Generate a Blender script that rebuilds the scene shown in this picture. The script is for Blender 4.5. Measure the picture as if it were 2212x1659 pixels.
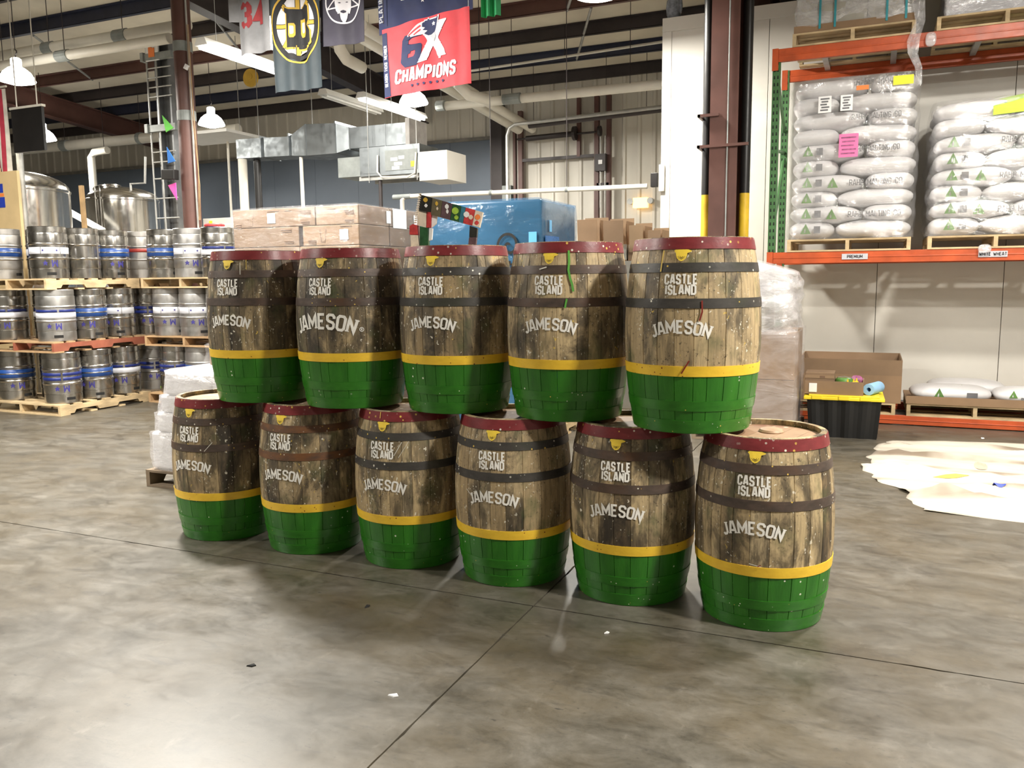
import bpy, bmesh, math, random
from mathutils import Vector, Matrix
from math import sin, cos, pi, radians as R
for o in list(bpy.data.objects): bpy.data.objects.remove(o)
scene = bpy.context.scene
col = scene.collection

# ------------------------------------------------------------------ camera
cam_d = bpy.data.cameras.new('camera'); cam = bpy.data.objects.new('camera', cam_d); col.objects.link(cam)
cam_d.sensor_width = 36.0; cam_d.lens = 1790.0/2212.0*36.0; cam_d.clip_end = 200
YAW, PITCH, ROLL = R(23.5), 0.1273, -0.0105
_f = Vector((-sin(YAW)*cos(PITCH), cos(YAW)*cos(PITCH), -sin(PITCH)))
_r = Vector((cos(YAW), sin(YAW), 0)); _u = _r.cross(_f)
_r2 = _r*cos(ROLL) + _u*sin(ROLL); _u2 = -_r*sin(ROLL) + _u*cos(ROLL)
cam.matrix_world = Matrix(((_r2.x,_u2.x,-_f.x,0),(_r2.y,_u2.y,-_f.y,0),(_r2.z,_u2.z,-_f.z,1.624),(0,0,0,1)))
scene.camera = cam

# ------------------------------------------------------------------ world, exposure
w = bpy.data.worlds.new('world'); scene.world = w; w.use_nodes = True
w.node_tree.nodes['Background'].inputs[0].default_value = (0.9, 0.93, 1.0, 1)
w.node_tree.nodes['Background'].inputs[1].default_value = 0.02
vs = scene.view_settings
vs.view_transform = 'Standard'; vs.look = 'None'; vs.gamma = 1.0; vs.use_curve_mapping = False
vs.exposure = 0.0

# lamps of the hall, last two unseen and added for fill: (x, y, z of the lamp mouth, watts)
LAMPZ = 4.62
LAMPS = [(-2.95, 9.25, LAMPZ+.1, 330), (-7.2, 8.95, LAMPZ, 200), (-11.9, 8.9, LAMPZ, 240),
         (-7.4, 12.9, LAMPZ, 520), (-11.9, 12.9, LAMPZ, 260), (-16.2, 12.6, LAMPZ, 240),
         (-5.62, 5.22, 4.70, 620), (2.9, 2.9, 4.75, 620), (1.5, 6.5, 4.75, 330),
         (-9.8, 4.2, 4.75, 220), (-7.6, 1.5, 4.75, 450), (2.6, -1.4, 4.75, 40), (-9.8, -1.0, 4.75, 160)]

# ------------------------------------------------------------------ material helpers
MATS = {}
def new_mat(name):
    m = bpy.data.materials.new(name); m.use_nodes = True
    nt = m.node_tree; b = nt.nodes['Principled BSDF']
    MATS[name] = m
    return m, nt, b
def N(nt, typ, **kw):
    n = nt.nodes.new(typ)
    for k, v in kw.items():
        if k.startswith('i_'): n.inputs[k[2:]].default_value = v
        else: setattr(n, k, v)
    return n
def ramp(nt, fac, stops):
    r = N(nt, 'ShaderNodeValToRGB'); e = r.color_ramp.elements
    while len(e) < len(stops): e.new(0.5)
    for el, (p, c) in zip(e, stops):
        el.position = p; el.color = (c[0], c[1], c[2], 1) if not isinstance(c, (int, float)) else (c, c, c, 1)
    nt.links.new(fac, r.inputs[0]); return r.outputs[0]
def mix(nt, fac, a, b, typ='MIX'):
    m = N(nt, 'ShaderNodeMix', data_type='RGBA', blend_type=typ)
    for sock, v in ((m.inputs[0], fac), (m.inputs[6], a), (m.inputs[7], b)):
        if hasattr(v, 'is_linked'): nt.links.new(v, sock)
        elif isinstance(v, (int, float)): sock.default_value = v
        else: sock.default_value = (v[0], v[1], v[2], 1)
    return m.outputs[2]
def noise(nt, vec, scale, detail=4, rough=.55, dist=0.0):
    n = N(nt, 'ShaderNodeTexNoise'); n.inputs['Scale'].default_value = scale
    n.inputs['Detail'].default_value = detail; n.inputs['Roughness'].default_value = rough
    n.inputs['Distortion'].default_value = dist
    if vec is not None: nt.links.new(vec, n.inputs['Vector'])
    return n.outputs['Fac']
def mapping(nt, vec, scale=(1,1,1), loc=(0,0,0)):
    m = N(nt, 'ShaderNodeMapping'); m.inputs['Scale'].default_value = scale; m.inputs['Location'].default_value = loc
    nt.links.new(vec, m.inputs['Vector']); return m.outputs['Vector']
def coords(nt, kind='Object'):
    if kind == 'World': return N(nt, 'ShaderNodeNewGeometry').outputs['Position']
    return N(nt, 'ShaderNodeTexCoord').outputs[kind]
def bump(nt, b, h, strength=.3, dist=.01):
    n = N(nt, 'ShaderNodeBump'); n.inputs['Strength'].default_value = strength; n.inputs['Distance'].default_value = dist
    nt.links.new(h, n.inputs['Height']); nt.links.new(n.outputs['Normal'], b.inputs['Normal'])
def math_(nt, op, a, b=0.0):
    n = N(nt, 'ShaderNodeMath', operation=op)
    for i, v in enumerate((a, b)):
        if hasattr(v, 'is_linked'): nt.links.new(v, n.inputs[i])
        else: n.inputs[i].default_value = v
    return n.outputs[0]
def simple(name, c, rough=.5, metal=0.0, var=.25, scale=6.0, bmp=0.0, bscale=40, stretch=(1,1,1), emit=0, spec=None, space='World', alpha=1.0):
    """plain surface with slight procedural wear"""
    m, nt, b = new_mat(name)
    v = mapping(nt, coords(nt, space), stretch)
    f = noise(nt, v, scale, 5)
    dark = tuple(x*(1-var) for x in c); light = tuple(min(1, x*(1+var*.6)) for x in c)
    nt.links.new(ramp(nt, f, [(.3, dark), (.7, light)]), b.inputs['Base Color'])
    b.inputs['Metallic'].default_value = metal
    f2 = noise(nt, v, scale*2.3, 3)
    mr = N(nt, 'ShaderNodeMapRange'); nt.links.new(f2, mr.inputs[0])
    mr.inputs[3].default_value = max(.02, rough-.08); mr.inputs[4].default_value = min(1, rough+.1)
    nt.links.new(mr.outputs[0], b.inputs['Roughness'])
    if bmp: bump(nt, b, noise(nt, v, bscale, 4), bmp, .01)
    if spec is not None: b.inputs['Specular IOR Level'].default_value = spec
    if emit:
        b.inputs['Emission Color'].default_value = (c[0], c[1], c[2], 1); b.inputs['Emission Strength'].default_value = emit
    if alpha < 1: b.inputs['Alpha'].default_value = alpha
    return m

def splat(nt, vec, scale, size, seed=0.0, streak=(1,1,1)):
    """mask of paint flecks: small cells of a voronoi, gated by a coarse noise so that they cluster"""
    v = mapping(nt, vec, streak, (seed, seed*1.7, seed*.6))
    warp = N(nt, 'ShaderNodeTexVoronoi'); warp.inputs['Scale'].default_value = scale
    nt.links.new(v, warp.inputs['Vector'])
    d = ramp(nt, warp.outputs['Distance'], [(0, 1), (size, 1), (size*1.25, 0)])
    cl = noise(nt, v, scale*.13, 2)
    g = ramp(nt, cl, [(.49, 0), (.58, 1)])
    rnd = N(nt, 'ShaderNodeSeparateColor'); nt.links.new(warp.outputs['Color'], rnd.inputs[0])
    pick = ramp(nt, rnd.outputs[0], [(.5, 0), (.52, 1)])
    return math_(nt, 'MULTIPLY', math_(nt, 'MULTIPLY', d, g), pick)

# barrel stave: weathered oak above, green paint below z = 0.29
def wood_stave():
    m, nt, b = new_mat('barrel_oak')
    obj = coords(nt, 'Object'); wp = coords(nt, 'World')
    info = N(nt, 'ShaderNodeObjectInfo')
    sep = N(nt, 'ShaderNodeSeparateXYZ'); nt.links.new(obj, sep.inputs[0])
    grain = noise(nt, mapping(nt, wp, (26, 26, 2.2)), 3.0, 6, .65)
    base = ramp(nt, info.outputs['Random'], [(0, (.31,.225,.12)), (.3, (.52,.40,.225)), (.6, (.40,.30,.165)), (.8, (.60,.475,.285)), (1, (.28,.195,.10))])
    c = mix(nt, .75, base, ramp(nt, grain, [(.25, (.35,.35,.35)), (.6, (1.05,1.03,1.0)), (.8, (1.3,1.28,1.2))]), 'MULTIPLY')
    # dark whisky stains, more of them where the object colour says so
    st = noise(nt, mapping(nt, wp, (5.5, 5.5, 2.2)), 1.5, 6, .66, .5)
    sepc = N(nt, 'ShaderNodeSeparateColor'); nt.links.new(info.outputs['Color'], sepc.inputs[0])
    thr = math_(nt, 'ADD', math_(nt, 'ADD', st, math_(nt, 'MULTIPLY', sepc.outputs[0], .42)), math_(nt, 'MULTIPLY', math_(nt, 'SUBTRACT', info.outputs['Random'], .5), .16))
    stain = ramp(nt, thr, [(.51, 0), (.62, .66), (.76, .95)])
    c = mix(nt, stain, c, (.022,.017,.012))
    # algae green tint
    alg = ramp(nt, noise(nt, mapping(nt, wp, (4, 4, 3), (3, 1, 2)), 2.2, 4), [(.54, 0), (.72, .62)])
    c = mix(nt, alg, c, (.070,.088,.030))
    # small dark specks and nail holes
    sp = ramp(nt, noise(nt, wp, 60, 3, .7), [(.58, 0), (.68, .8)])
    spg = ramp(nt, noise(nt, wp, 7, 2), [(.42, 0), (.56, 1)])
    c = mix(nt, math_(nt, 'MULTIPLY', sp, spg), c, (.03,.02,.012))
    # paint flecks
    wpd = N(nt, 'ShaderNodeVectorMath', operation='ADD'); nz3 = N(nt, 'ShaderNodeTexNoise'); nz3.inputs['Scale'].default_value = 45; sc3 = N(nt, 'ShaderNodeVectorMath', operation='SCALE'); sc3.inputs['Scale'].default_value = .035
    nt.links.new(wp, nz3.inputs['Vector']); nt.links.new(nz3.outputs['Color'], sc3.inputs[0]); nt.links.new(wp, wpd.inputs[0]); nt.links.new(sc3.outputs[0], wpd.inputs[1]); wq = wpd.outputs[0]
    fl = math_(nt, 'MAXIMUM', splat(nt, wq, 38, .15, 2.0, (1, 1, .5)), splat(nt, wq, 80, .20, 14.0, (1, 1, .5)))
    c = mix(nt, math_(nt, 'MULTIPLY', fl, .85), c, (.78,.74,.62))
    fy = splat(nt, wq, 44, .11, 9.0, (1, 1, .35))
    c = mix(nt, math_(nt, 'MULTIPLY', fy, .8), c, (.75,.52,.08))
    # green painted lower part, edge wobbling a little
    edge = math_(nt, 'ADD', sep.outputs[2], math_(nt, 'MULTIPLY', noise(nt, wp, 18, 2), .012))
    green = math_(nt, 'LESS_THAN', edge, .302)
    gcol = ramp(nt, noise(nt, mapping(nt, wp, (9, 9, 2)), 2.0, 4), [(.3, (.018,.122,.009)), (.7, (.034,.190,.015))])
    gs = splat(nt, wp, 26, .12, 5.0)
    gcol = mix(nt, gs, gcol, (.7,.75,.6))
    c = mix(nt, green, c, gcol)
    nt.links.new(c, b.inputs['Base Color'])
    rr = N(nt, 'ShaderNodeMapRange'); nt.links.new(green, rr.inputs[0]); rr.inputs[3].default_value = .62; rr.inputs[4].default_value = .36
    nt.links.new(rr.outputs[0], b.inputs['Roughness'])
    bump(nt, b, grain, .35, .004)
    return m
wood_stave()
def painted_hoop(name, c, c2, rough, flecks=(.75,.72,.62), size=.2, metal=0.0, rust=None):
    m, nt, b = new_mat(name)
    wp = coords(nt, 'World')
    f = noise(nt, mapping(nt, wp, (6, 6, 14)), 2.4, 5, .6)
    cc = ramp(nt, f, [(.3, c2), (.65, c)])
    if rust:
        cc = mix(nt, ramp(nt, noise(nt, wp, 3.2, 5, .65), [(.52, 0), (.72, .8)]), cc, rust)
    cc = mix(nt, splat(nt, wp, 40, size, 3.3), cc, flecks)
    cc = mix(nt, splat(nt, wp, 33, size*.85, 7.1), cc, (.72,.5,.1) if name != 'hoop_yellow' else (.16,.02,.01))
    nt.links.new(cc, b.inputs['Base Color']); b.inputs['Roughness'].default_value = rough; b.inputs['Metallic'].default_value = metal
    bump(nt, b, noise(nt, wp, 70, 3), .12, .004)
    return m
painted_hoop('hoop_red', (.205,.028,.032), (.145,.018,.021), .36)
painted_hoop('hoop_iron', (.092,.064,.050), (.052,.038,.031), .5, size=.16, metal=.15, rust=(.10,.045,.020))
painted_hoop('hoop_iron_dark', (.066,.060,.054), (.040,.037,.034), .45, size=.18, metal=.2, rust=(.045,.05,.03))
painted_hoop('hoop_rust', (.17,.072,.026), (.08,.045,.03), .6, size=.14, metal=.1, rust=(.20,.075,.02))
painted_hoop('hoop_yellow', (.86,.56,.045), (.76,.47,.035), .4, (.2,.03,.01), .13)
painted_hoop('hoop_green', (.032,.185,.015), (.020,.135,.010), .28, (.7,.75,.6), .1)
def head_wood():
    m, nt, b = new_mat('barrel_head')
    wp = coords(nt, 'World'); info = N(nt, 'ShaderNodeObjectInfo')
    g = noise(nt, mapping(nt, wp, (3, 24, 3)), 3, 5)
    c = mix(nt, .7, ramp(nt, info.outputs['Random'], [(0, (.30,.18,.10)), (1, (.42,.28,.17))]), ramp(nt, g, [(.3, (.6,.6,.6)), (.7, (1.15,1.1,1.1))]), 'MULTIPLY')
    c = mix(nt, splat(nt, wp, 22, .24, 1.0), c, (.82,.70,.52))
    c = mix(nt, ramp(nt, noise(nt, wp, 5, 4), [(.55, 0), (.7, .6)]), c, (.16,.05,.04))
    nt.links.new(c, b.inputs['Base Color']); b.inputs['Roughness'].default_value = .55
    bump(nt, b, g, .2, .003); return m
head_wood()
def stencil(name, c, wear=.5):
    m, nt, b = new_mat(name)
    wp = coords(nt, 'World')
    f = noise(nt, mapping(nt, wp, (1.6, 1.6, .7)), 38, 4, .7)
    a = ramp(nt, f, [(wear*.55, .12), (wear*.82, 1)])
    nt.links.new(a, b.inputs['Alpha'])
    nt.links.new(ramp(nt, noise(nt, wp, 25, 3), [(.3, tuple(x*.82 for x in c)), (.7, c)]), b.inputs['Base Color'])
    b.inputs['Roughness'].default_value = .6
    return m
stencil('stencil_white', (.90,.88,.82), .44)
stencil('stencil_yellow', (.92,.66,.06), .36)

def concrete():
    m, nt, b = new_mat('concrete')
    wp = coords(nt, 'World')
    big = noise(nt, wp, .55, 6, .6, .4); mid = noise(nt, mapping(nt, wp, (.8, 1.25, 1)), 4.2, 8, .72, .35); fine = noise(nt, wp, 24, 5, .7)
    hue = noise(nt, mapping(nt, wp, (1, 1, 1), (7, 3, 0)), 1.3, 5, .65)
    c = ramp(nt, mid, [(.33, (.034,.030,.022)), (.45, (.076,.068,.052)), (.55, (.106,.096,.077)), (.68, (.155,.142,.118))])
    c = mix(nt, ramp(nt, big, [(.35, .7), (.6, 0)]), c, (.072,.064,.049))
    c = mix(nt, ramp(nt, hue, [(.42, 0), (.62, .55)]), c, (.094,.072,.040))
    c = mix(nt, .55, c, ramp(nt, fine, [(.25, (.65,.64,.62)), (.7, (1.12,1.12,1.12))]), 'MULTIPLY')
    # oily scuffs, drawn out along the traffic direction
    sc = noise(nt, mapping(nt, wp, (1.1, 3.4, 1)), 3.4, 6, .72, .6)
    c = mix(nt, ramp(nt, sc, [(.56, 0), (.70, .6)]), c, (.032,.028,.022))
    sp = ramp(nt, noise(nt, mapping(nt, wp, (1, 2.2, 1)), 11, 3, .6), [(.70, 0), (.745, .8)])
    c = mix(nt, sp, c, (.022,.02,.016))
    sp2 = ramp(nt, noise(nt, mapping(nt, wp, (1, 1.5, 1), (2, 9, 0)), 34, 4, .65), [(.60, 0), (.70, .7)])
    c = mix(nt, math_(nt, 'MULTIPLY', sp2, ramp(nt, noise(nt, wp, 2.2, 3), [(.42, 0), (.6, 1)])), c, (.022,.019,.014))
    li = ramp(nt, noise(nt, mapping(nt, wp, (2, 1, 1), (5, 5, 0)), 4.5, 5, .7), [(.62, 0), (.78, .35)])
    c = mix(nt, li, c, (.26,.24,.205))
    nt.links.new(c, b.inputs['Base Color'])
    nt.links.new(ramp(nt, mid, [(.3, .32), (.7, .50)]), b.inputs['Roughness'])
    b.inputs['Specular IOR Level'].default_value = .95
    bump(nt, b, fine, .08, .004); return m
concrete()
simple('joint_dark', (.035,.03,.025), .9)
def steel(name, c, rough, streak=18):
    m, nt, b = new_mat(name)
    v = mapping(nt, coords(nt, 'World'), (1, 1, .15))
    f = noise(nt, v, streak, 4)
    nt.links.new(ramp(nt, f, [(.3, tuple(x*.8 for x in c)), (.7, c)]), b.inputs['Base Color'])
    b.inputs['Metallic'].default_value = 1.0
    nt.links.new(ramp(nt, noise(nt, coords(nt, 'World'), 9, 4), [(.3, rough*.8), (.7, rough*1.35)]), b.inputs['Roughness'])
    return m
steel('keg_steel', (.50,.485,.455), .22)
steel('keg_matte', (.50,.49,.475), .40)
steel('keg_dull', (.42,.40,.375), .46)
steel('tank_steel', (.70,.68,.64), .17)
steel('galvanised', (.25,.27,.28), .46, 6)
simple('keg_blue', (.014,.026,.16), .35, var=.3)
simple('keg_bright_blue', (.014,.060,.24), .35, var=.3)
simple('keg_white_label', (.66,.67,.72), .4, var=.1)
simple('keg_red', (.30,.03,.02), .45)
simple('keg_ink', (.035,.03,.20), .5)
simple('black_slot', (.006,.006,.006), .8, var=0)
simple('lime_tape', (.45,.75,.03), .5)
simple('pallet_pine', (.56,.42,.24), .75, var=.4, scale=4, stretch=(1,1,3), bmp=.2)
simple('pallet_tan', (.42,.27,.14), .78, var=.4, scale=4, bmp=.2)
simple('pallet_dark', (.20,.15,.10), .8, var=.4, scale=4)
simple('pallet_red', (.30,.09,.05), .7)
simple('cardboard', (.225,.145,.085), .72, var=.16, scale=2.5)
simple('cardboard_pale', (.28,.185,.105), .72, var=.15, scale=2.5)
simple('cardboard_dimmed', (.150,.096,.058), .74, var=.16, scale=2.5)  # two cardboard copies darkened in colour to offset the strong lamp over this load
simple('cardboard_dimmed_pale', (.185,.118,.068), .74, var=.15, scale=2.5)
simple('cardboard_dark', (.27,.17,.095), .75, var=.2, scale=2.5)
simple('cardboard_grey', (.40,.38,.33), .7, var=.15)
simple('carton_inside', (.17,.115,.065), .8)
simple('print_brown', (.17,.10,.06), .7)
simple('paper_white', (.80,.80,.80), .55, var=.06)
simple('paper_grey', (.50,.50,.54), .6, var=.1)
simple('print_grey', (.16,.16,.17), .6)
simple('print_green', (.10,.22,.05), .6)
simple('bag_white', (.70,.69,.70), .42, var=.12, scale=3, bmp=.25, bscale=14)
simple('white_carton', (.78,.77,.79), .5, var=.08)
simple('label_pink', (.80,.16,.36), .6, var=.08)
simple('label_yellow', (.85,.78,.03), .6, var=.05)
simple('label_lime', (.52,.85,.05), .6, var=.05)
simple('label_orange', (.80,.22,.05), .6, var=.05)
simple('wall_white', (.66,.635,.575), .42, var=.07, scale=1.2)
simple('wall_seam', (.20,.19,.17), .7)
simple('wall_corrugated', (.60,.57,.50), .5, var=.16, scale=1.6, stretch=(1,1,.25))
simple('wall_blue', (.125,.152,.190), .55, var=.12, scale=.8)
simple('wall_dark', (.13,.12,.105), .7, var=.3, scale=1)
simple('vinyl_ceiling', (.66,.60,.48), .6, var=.14, scale=1.2)
simple('iron_brown', (.105,.046,.036), .48, var=.25, scale=3)
simple('iron_dark', (.032,.024,.024), .5, var=.3, scale=3)
simple('iron_navy', (.022,.026,.05), .5, var=.3, scale=3)
simple('pipe_white', (.70,.67,.59), .42, var=.12, scale=2)
simple('pipe_grey', (.42,.42,.40), .42, metal=.4)
simple('clamp_grey', (.24,.26,.25), .55)
simple('mast_grey', (.17,.175,.18), .45, metal=.3)
simple('black_paint', (.012,.011,.011), .4)
simple('safety_yellow', (.72,.47,.03), .42, var=.2)
simple('rack_orange', (.50,.085,.022), .42, var=.28, scale=5)
simple('rack_green', (.055,.15,.05), .45, var=.25)
simple('tote_black', (.004,.004,.004), .55, var=.2)
simple('tote_yellow', (.82,.64,.03), .4, var=.08)
simple('roll_blue', (.28,.50,.74), .55, var=.12)
simple('cloth_canvas', (.50,.45,.375), .9, var=.2, scale=2.2, bmp=.2, bscale=60, stretch=(.5,3.5,1))
def canvas_fold_shade():  # fold shading painted into the canvas colour as brownish wavy lines
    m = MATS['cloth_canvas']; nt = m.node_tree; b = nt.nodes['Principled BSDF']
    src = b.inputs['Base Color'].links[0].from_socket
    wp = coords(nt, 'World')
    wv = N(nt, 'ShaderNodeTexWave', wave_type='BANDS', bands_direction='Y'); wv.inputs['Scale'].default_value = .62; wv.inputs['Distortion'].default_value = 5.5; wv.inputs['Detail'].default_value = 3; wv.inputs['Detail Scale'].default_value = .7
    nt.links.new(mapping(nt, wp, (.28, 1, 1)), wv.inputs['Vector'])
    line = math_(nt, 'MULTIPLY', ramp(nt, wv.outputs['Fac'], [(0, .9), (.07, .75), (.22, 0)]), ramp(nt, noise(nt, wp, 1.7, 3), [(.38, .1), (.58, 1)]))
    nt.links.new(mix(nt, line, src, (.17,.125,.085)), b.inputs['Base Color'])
canvas_fold_shade()
simple('cloth_stain', (.42,.35,.27), .9)
simple('paint_blue', (.02,.05,.42), .5)
simple('paint_yellow', (.7,.5,.08), .5)
simple('flag_navy', (.018,.026,.085), .75, var=.25, scale=4)
simple('flag_red', (.60,.045,.06), .7, var=.2, scale=4)
simple('flag_charcoal', (.040,.036,.055), .75, var=.2, scale=4)
simple('flag_slate', (.030,.042,.050), .7, var=.35, scale=3)
simple('flag_black', (.016,.016,.018), .75)
simple('flag_gold', (.62,.39,.05), .7, var=.15)
simple('flag_white', (.72,.70,.74), .7, var=.06)
simple('flag_silver', (.42,.43,.46), .6)
simple('flag_green', (.02,.30,.10), .6, var=.35, scale=5)
simple('jersey_grey', (.24,.24,.25), .8, var=.2)
simple('jersey_red', (.30,.035,.04), .8)
simple('us_red', (.45,.03,.06), .75); simple('us_white', (.72,.68,.60), .75)
simple('plywood', (.62,.46,.24), .6, var=.15, scale=2)
simple('stick_wood', (.42,.28,.14), .7)
simple('pennant_green', (.15,.65,.08), .6); simple('pennant_blue', (.03,.20,.65), .6); simple('pennant_pink', (.75,.08,.38), .6)
simple('owl_grey', (.20,.22,.25), .8, var=.5, scale=20)
simple('enamel_white', (.80,.79,.75), .35, var=.05)
simple('can_green', (.10,.25,.05), .4, var=.4, scale=20); simple('glass_green', (.03,.10,.03), .2)
simple('cap_yellow', (.85,.6,.03), .4); simple('bag_purple', (.35,.10,.22), .5, var=.6, scale=18)
simple('swatch_black', (.02,.02,.017), .45, var=.4, scale=30); simple('swatch_olive', (.12,.10,.055), .5, var=.3, scale=30)
simple('swatch_plum', (.10,.055,.065), .5, var=.3, scale=30); simple('swatch_green', (.02,.09,.03), .45, var=.5, scale=30)
simple('swatch_lime', (.35,.55,.06), .5, var=.3, scale=30); simple('swatch_teal', (.03,.17,.24), .5, var=.3, scale=30)
simple('swatch_red', (.55,.05,.05), .5, var=.35, scale=40); simple('swatch_cream', (.72,.62,.50), .5, var=.2, scale=30)
simple('tape_teal', (.04,.30,.36), .4)
simple('blue_sheet', (.050,.125,.225), .25, var=.4, scale=1.2)
simple('blue_pale', (.14,.46,.82), .3, var=.05); simple('blue_deep', (.03,.15,.42), .28, var=.2)
simple('exit_glow', (1.0,.62,.22), .4, emit=2.6, var=.05)
simple('lamp_lens', (1.0,.97,.90), .3, emit=26, var=0)
simple('tube_lens', (1.0,.97,.90), .3, emit=9, var=0)
simple('lamp_shell', (1.0,.96,.88), .3, emit=9, var=0)
simple('grille', (.36,.34,.32), .5)
def film(name, tint=(.92,.92,.95), lo=.02, hi=.10, bscale=7.0, rough=.12, strength=.9, gloss=.04):
    m, nt, b = new_mat(name)
    wp = coords(nt, 'World')
    f = noise(nt, mapping(nt, wp, (1, 1, 2.6)), bscale*.6, 5, .65, .8)
    nt.links.new(ramp(nt, f, [(.35, lo), (.75, hi)]), b.inputs['Alpha'])
    b.inputs['Base Color'].default_value = (*tint, 1); b.inputs['Roughness'].default_value = rough
    bump(nt, b, noise(nt, mapping(nt, wp, (1, 1, 2.2)), bscale, 5, .6, 1.2), strength, .03)
    # the sheen of the plastic itself, kept apart from how cloudy it is
    g = N(nt, 'ShaderNodeBsdfGlossy'); g.inputs['Roughness'].default_value = rough; g.inputs['Color'].default_value = (1, 1, 1, 1)
    nt.links.new(b.inputs['Normal'].links[0].from_socket, g.inputs['Normal'])
    mx = N(nt, 'ShaderNodeMixShader'); mx.inputs[0].default_value = gloss
    nt.links.new(b.outputs[0], mx.inputs[1]); nt.links.new(g.outputs[0], mx.inputs[2])
    nt.links.new(mx.outputs[0], nt.nodes['Material Output'].inputs['Surface'])
    return m
film('film_clear'); film('film_milky', (.90,.89,.92), .16, .62, 5.0, .14, .9, .10); film('film_sack', (.95,.94,.96), .02, .16, 4.0, .14, 1.0, .13)
film('film_blue', (.05,.20,.38), .2, .45, 3.0, .08, .5)
film('film_haze', (.72,.68,.69), .08, .42, 2.2, .14)

# ------------------------------------------------------------------ mesh helpers
class MB:
    def __init__(self): self.v = []; self.f = []
    def add(self, vs, fs, M=None):
        k = len(self.v)
        self.v += [tuple(M @ Vector(p)) if M else tuple(p) for p in vs]
        self.f += [tuple(i+k for i in f) for f in fs]; return self
    def box(self, x0, y0, z0, x1, y1, z1, M=None):
        return self.add([(x0,y0,z0),(x1,y0,z0),(x1,y1,z0),(x0,y1,z0),(x0,y0,z1),(x1,y0,z1),(x1,y1,z1),(x0,y1,z1)],
                        [(0,3,2,1),(4,5,6,7),(0,1,5,4),(1,2,6,5),(2,3,7,6),(3,0,4,7)], M)
    def cyl(self, p0, p1, r, n=12, r1=None, cap=True):
        p0, p1 = Vector(p0), Vector(p1); d = (p1-p0).normalized()
        a = d.orthogonal().normalized(); b = d.cross(a); r1 = r if r1 is None else r1
        vs = [p0+(a*cos(2*pi*i/n)+b*sin(2*pi*i/n))*r for i in range(n)] + [p1+(a*cos(2*pi*i/n)+b*sin(2*pi*i/n))*r1 for i in range(n)]
        fs = [(i, (i+1)%n, n+(i+1)%n, n+i) for i in range(n)]
        if cap: fs += [tuple(range(n-1, -1, -1)), tuple(range(n, 2*n))]
        return self.add(vs, fs)
    def tube(self, pts, r, n=8):
        pts = [Vector(p) for p in pts]; rings = []
        prev = None
        for i, p in enumerate(pts):
            d = (pts[min(i+1, len(pts)-1)]-pts[max(i-1, 0)]).normalized()
            a = d.orthogonal().normalized() if prev is None else (prev-d*prev.dot(d)).normalized()
            prev = a; b = d.cross(a)
            rings.append([p+(a*cos(2*pi*k/n)+b*sin(2*pi*k/n))*r for k in range(n)])
        vs = [q for rg in rings for q in rg]
        fs = [(i*n+k, i*n+(k+1)%n, (i+1)*n+(k+1)%n, (i+1)*n+k) for i in range(len(pts)-1) for k in range(n)]
        fs += [tuple(range(n-1, -1, -1)), tuple((len(pts)-1)*n+k for k in range(n))]
        return self.add(vs, fs)
    def lathe(self, prof, n=32, a0=0.0, a1=2*pi, M=None):
        full = abs(a1-a0-2*pi) < 1e-6; k = n if full else n+1
        vs = [(r*cos(a0+(a1-a0)*j/n), r*sin(a0+(a1-a0)*j/n), z) for r, z in prof for j in range(k)]
        fs = []
        for i in range(len(prof)-1):
            for j in range(n):
                j2 = (j+1) % k
                fs.append((i*k+j, i*k+j2, (i+1)*k+j2, (i+1)*k+j))
        return self.add(vs, fs, M)
    def prism(self, poly, y0, y1):
        """polygon in x,z pushed from y0 to y1"""
        n = len(poly)
        vs = [(x, y0, z) for x, z in poly] + [(x, y1, z) for x, z in poly]
        fs = [tuple(range(n)), tuple(range(2*n-1, n-1, -1))] + [(i, n+i, n+(i+1)%n, (i+1)%n) for i in range(n)]
        return self.add(vs, fs)
    def mesh(self, name, m, smooth=False):
        me = bpy.data.meshes.new(name); me.from_pydata(self.v, [], self.f); me.materials.append(MATS[m])
        bm = bmesh.new(); bm.from_mesh(me); bmesh.ops.recalc_face_normals(bm, faces=bm.faces); bm.to_mesh(me); bm.free()
        if smooth:
            for p in me.polygons: p.use_smooth = True
            if smooth != 'all': me.set_sharp_from_angle(angle=R(smooth if not isinstance(smooth, bool) else 35))
        me.update(); return me
    def build(self, name, m, parent=None, loc=(0,0,0), rot=(0,0,0), smooth=False, bev=0):
        o = link(name, self.mesh(name, m, smooth), parent, loc, rot)
        if bev:
            md = o.modifiers.new('bevel', 'BEVEL'); md.width = bev; md.segments = 2; md.limit_method = 'ANGLE'
        return o
def link(name, me, parent=None, loc=(0,0,0), rot=(0,0,0)):
    o = bpy.data.objects.new(name, me); col.objects.link(o)
    o.location = loc; o.rotation_euler = rot
    if parent: o.parent = parent
    return o
def tag(o, label, cat, group=None):
    o['label'] = label; o['category'] = cat
    if group: o['group'] = group
    return o
def thing(name, label, cat, loc=(0,0,0), rz=0.0, group=None):
    o = bpy.data.objects.new(name, None); col.objects.link(o); o.empty_display_size = .1
    o.location = loc; o.rotation_euler = (0, 0, rz)
    return tag(o, label, cat, group)
def struct(o): o['kind'] = 'structure'; return o
def stuff(o): o['kind'] = 'stuff'; return o
def copy_tree(o, parent=None):
    c = o.copy(); col.objects.link(c)
    if parent: c.parent = parent
    for ch in o.children: copy_tree(ch, c)
    return c

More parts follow.
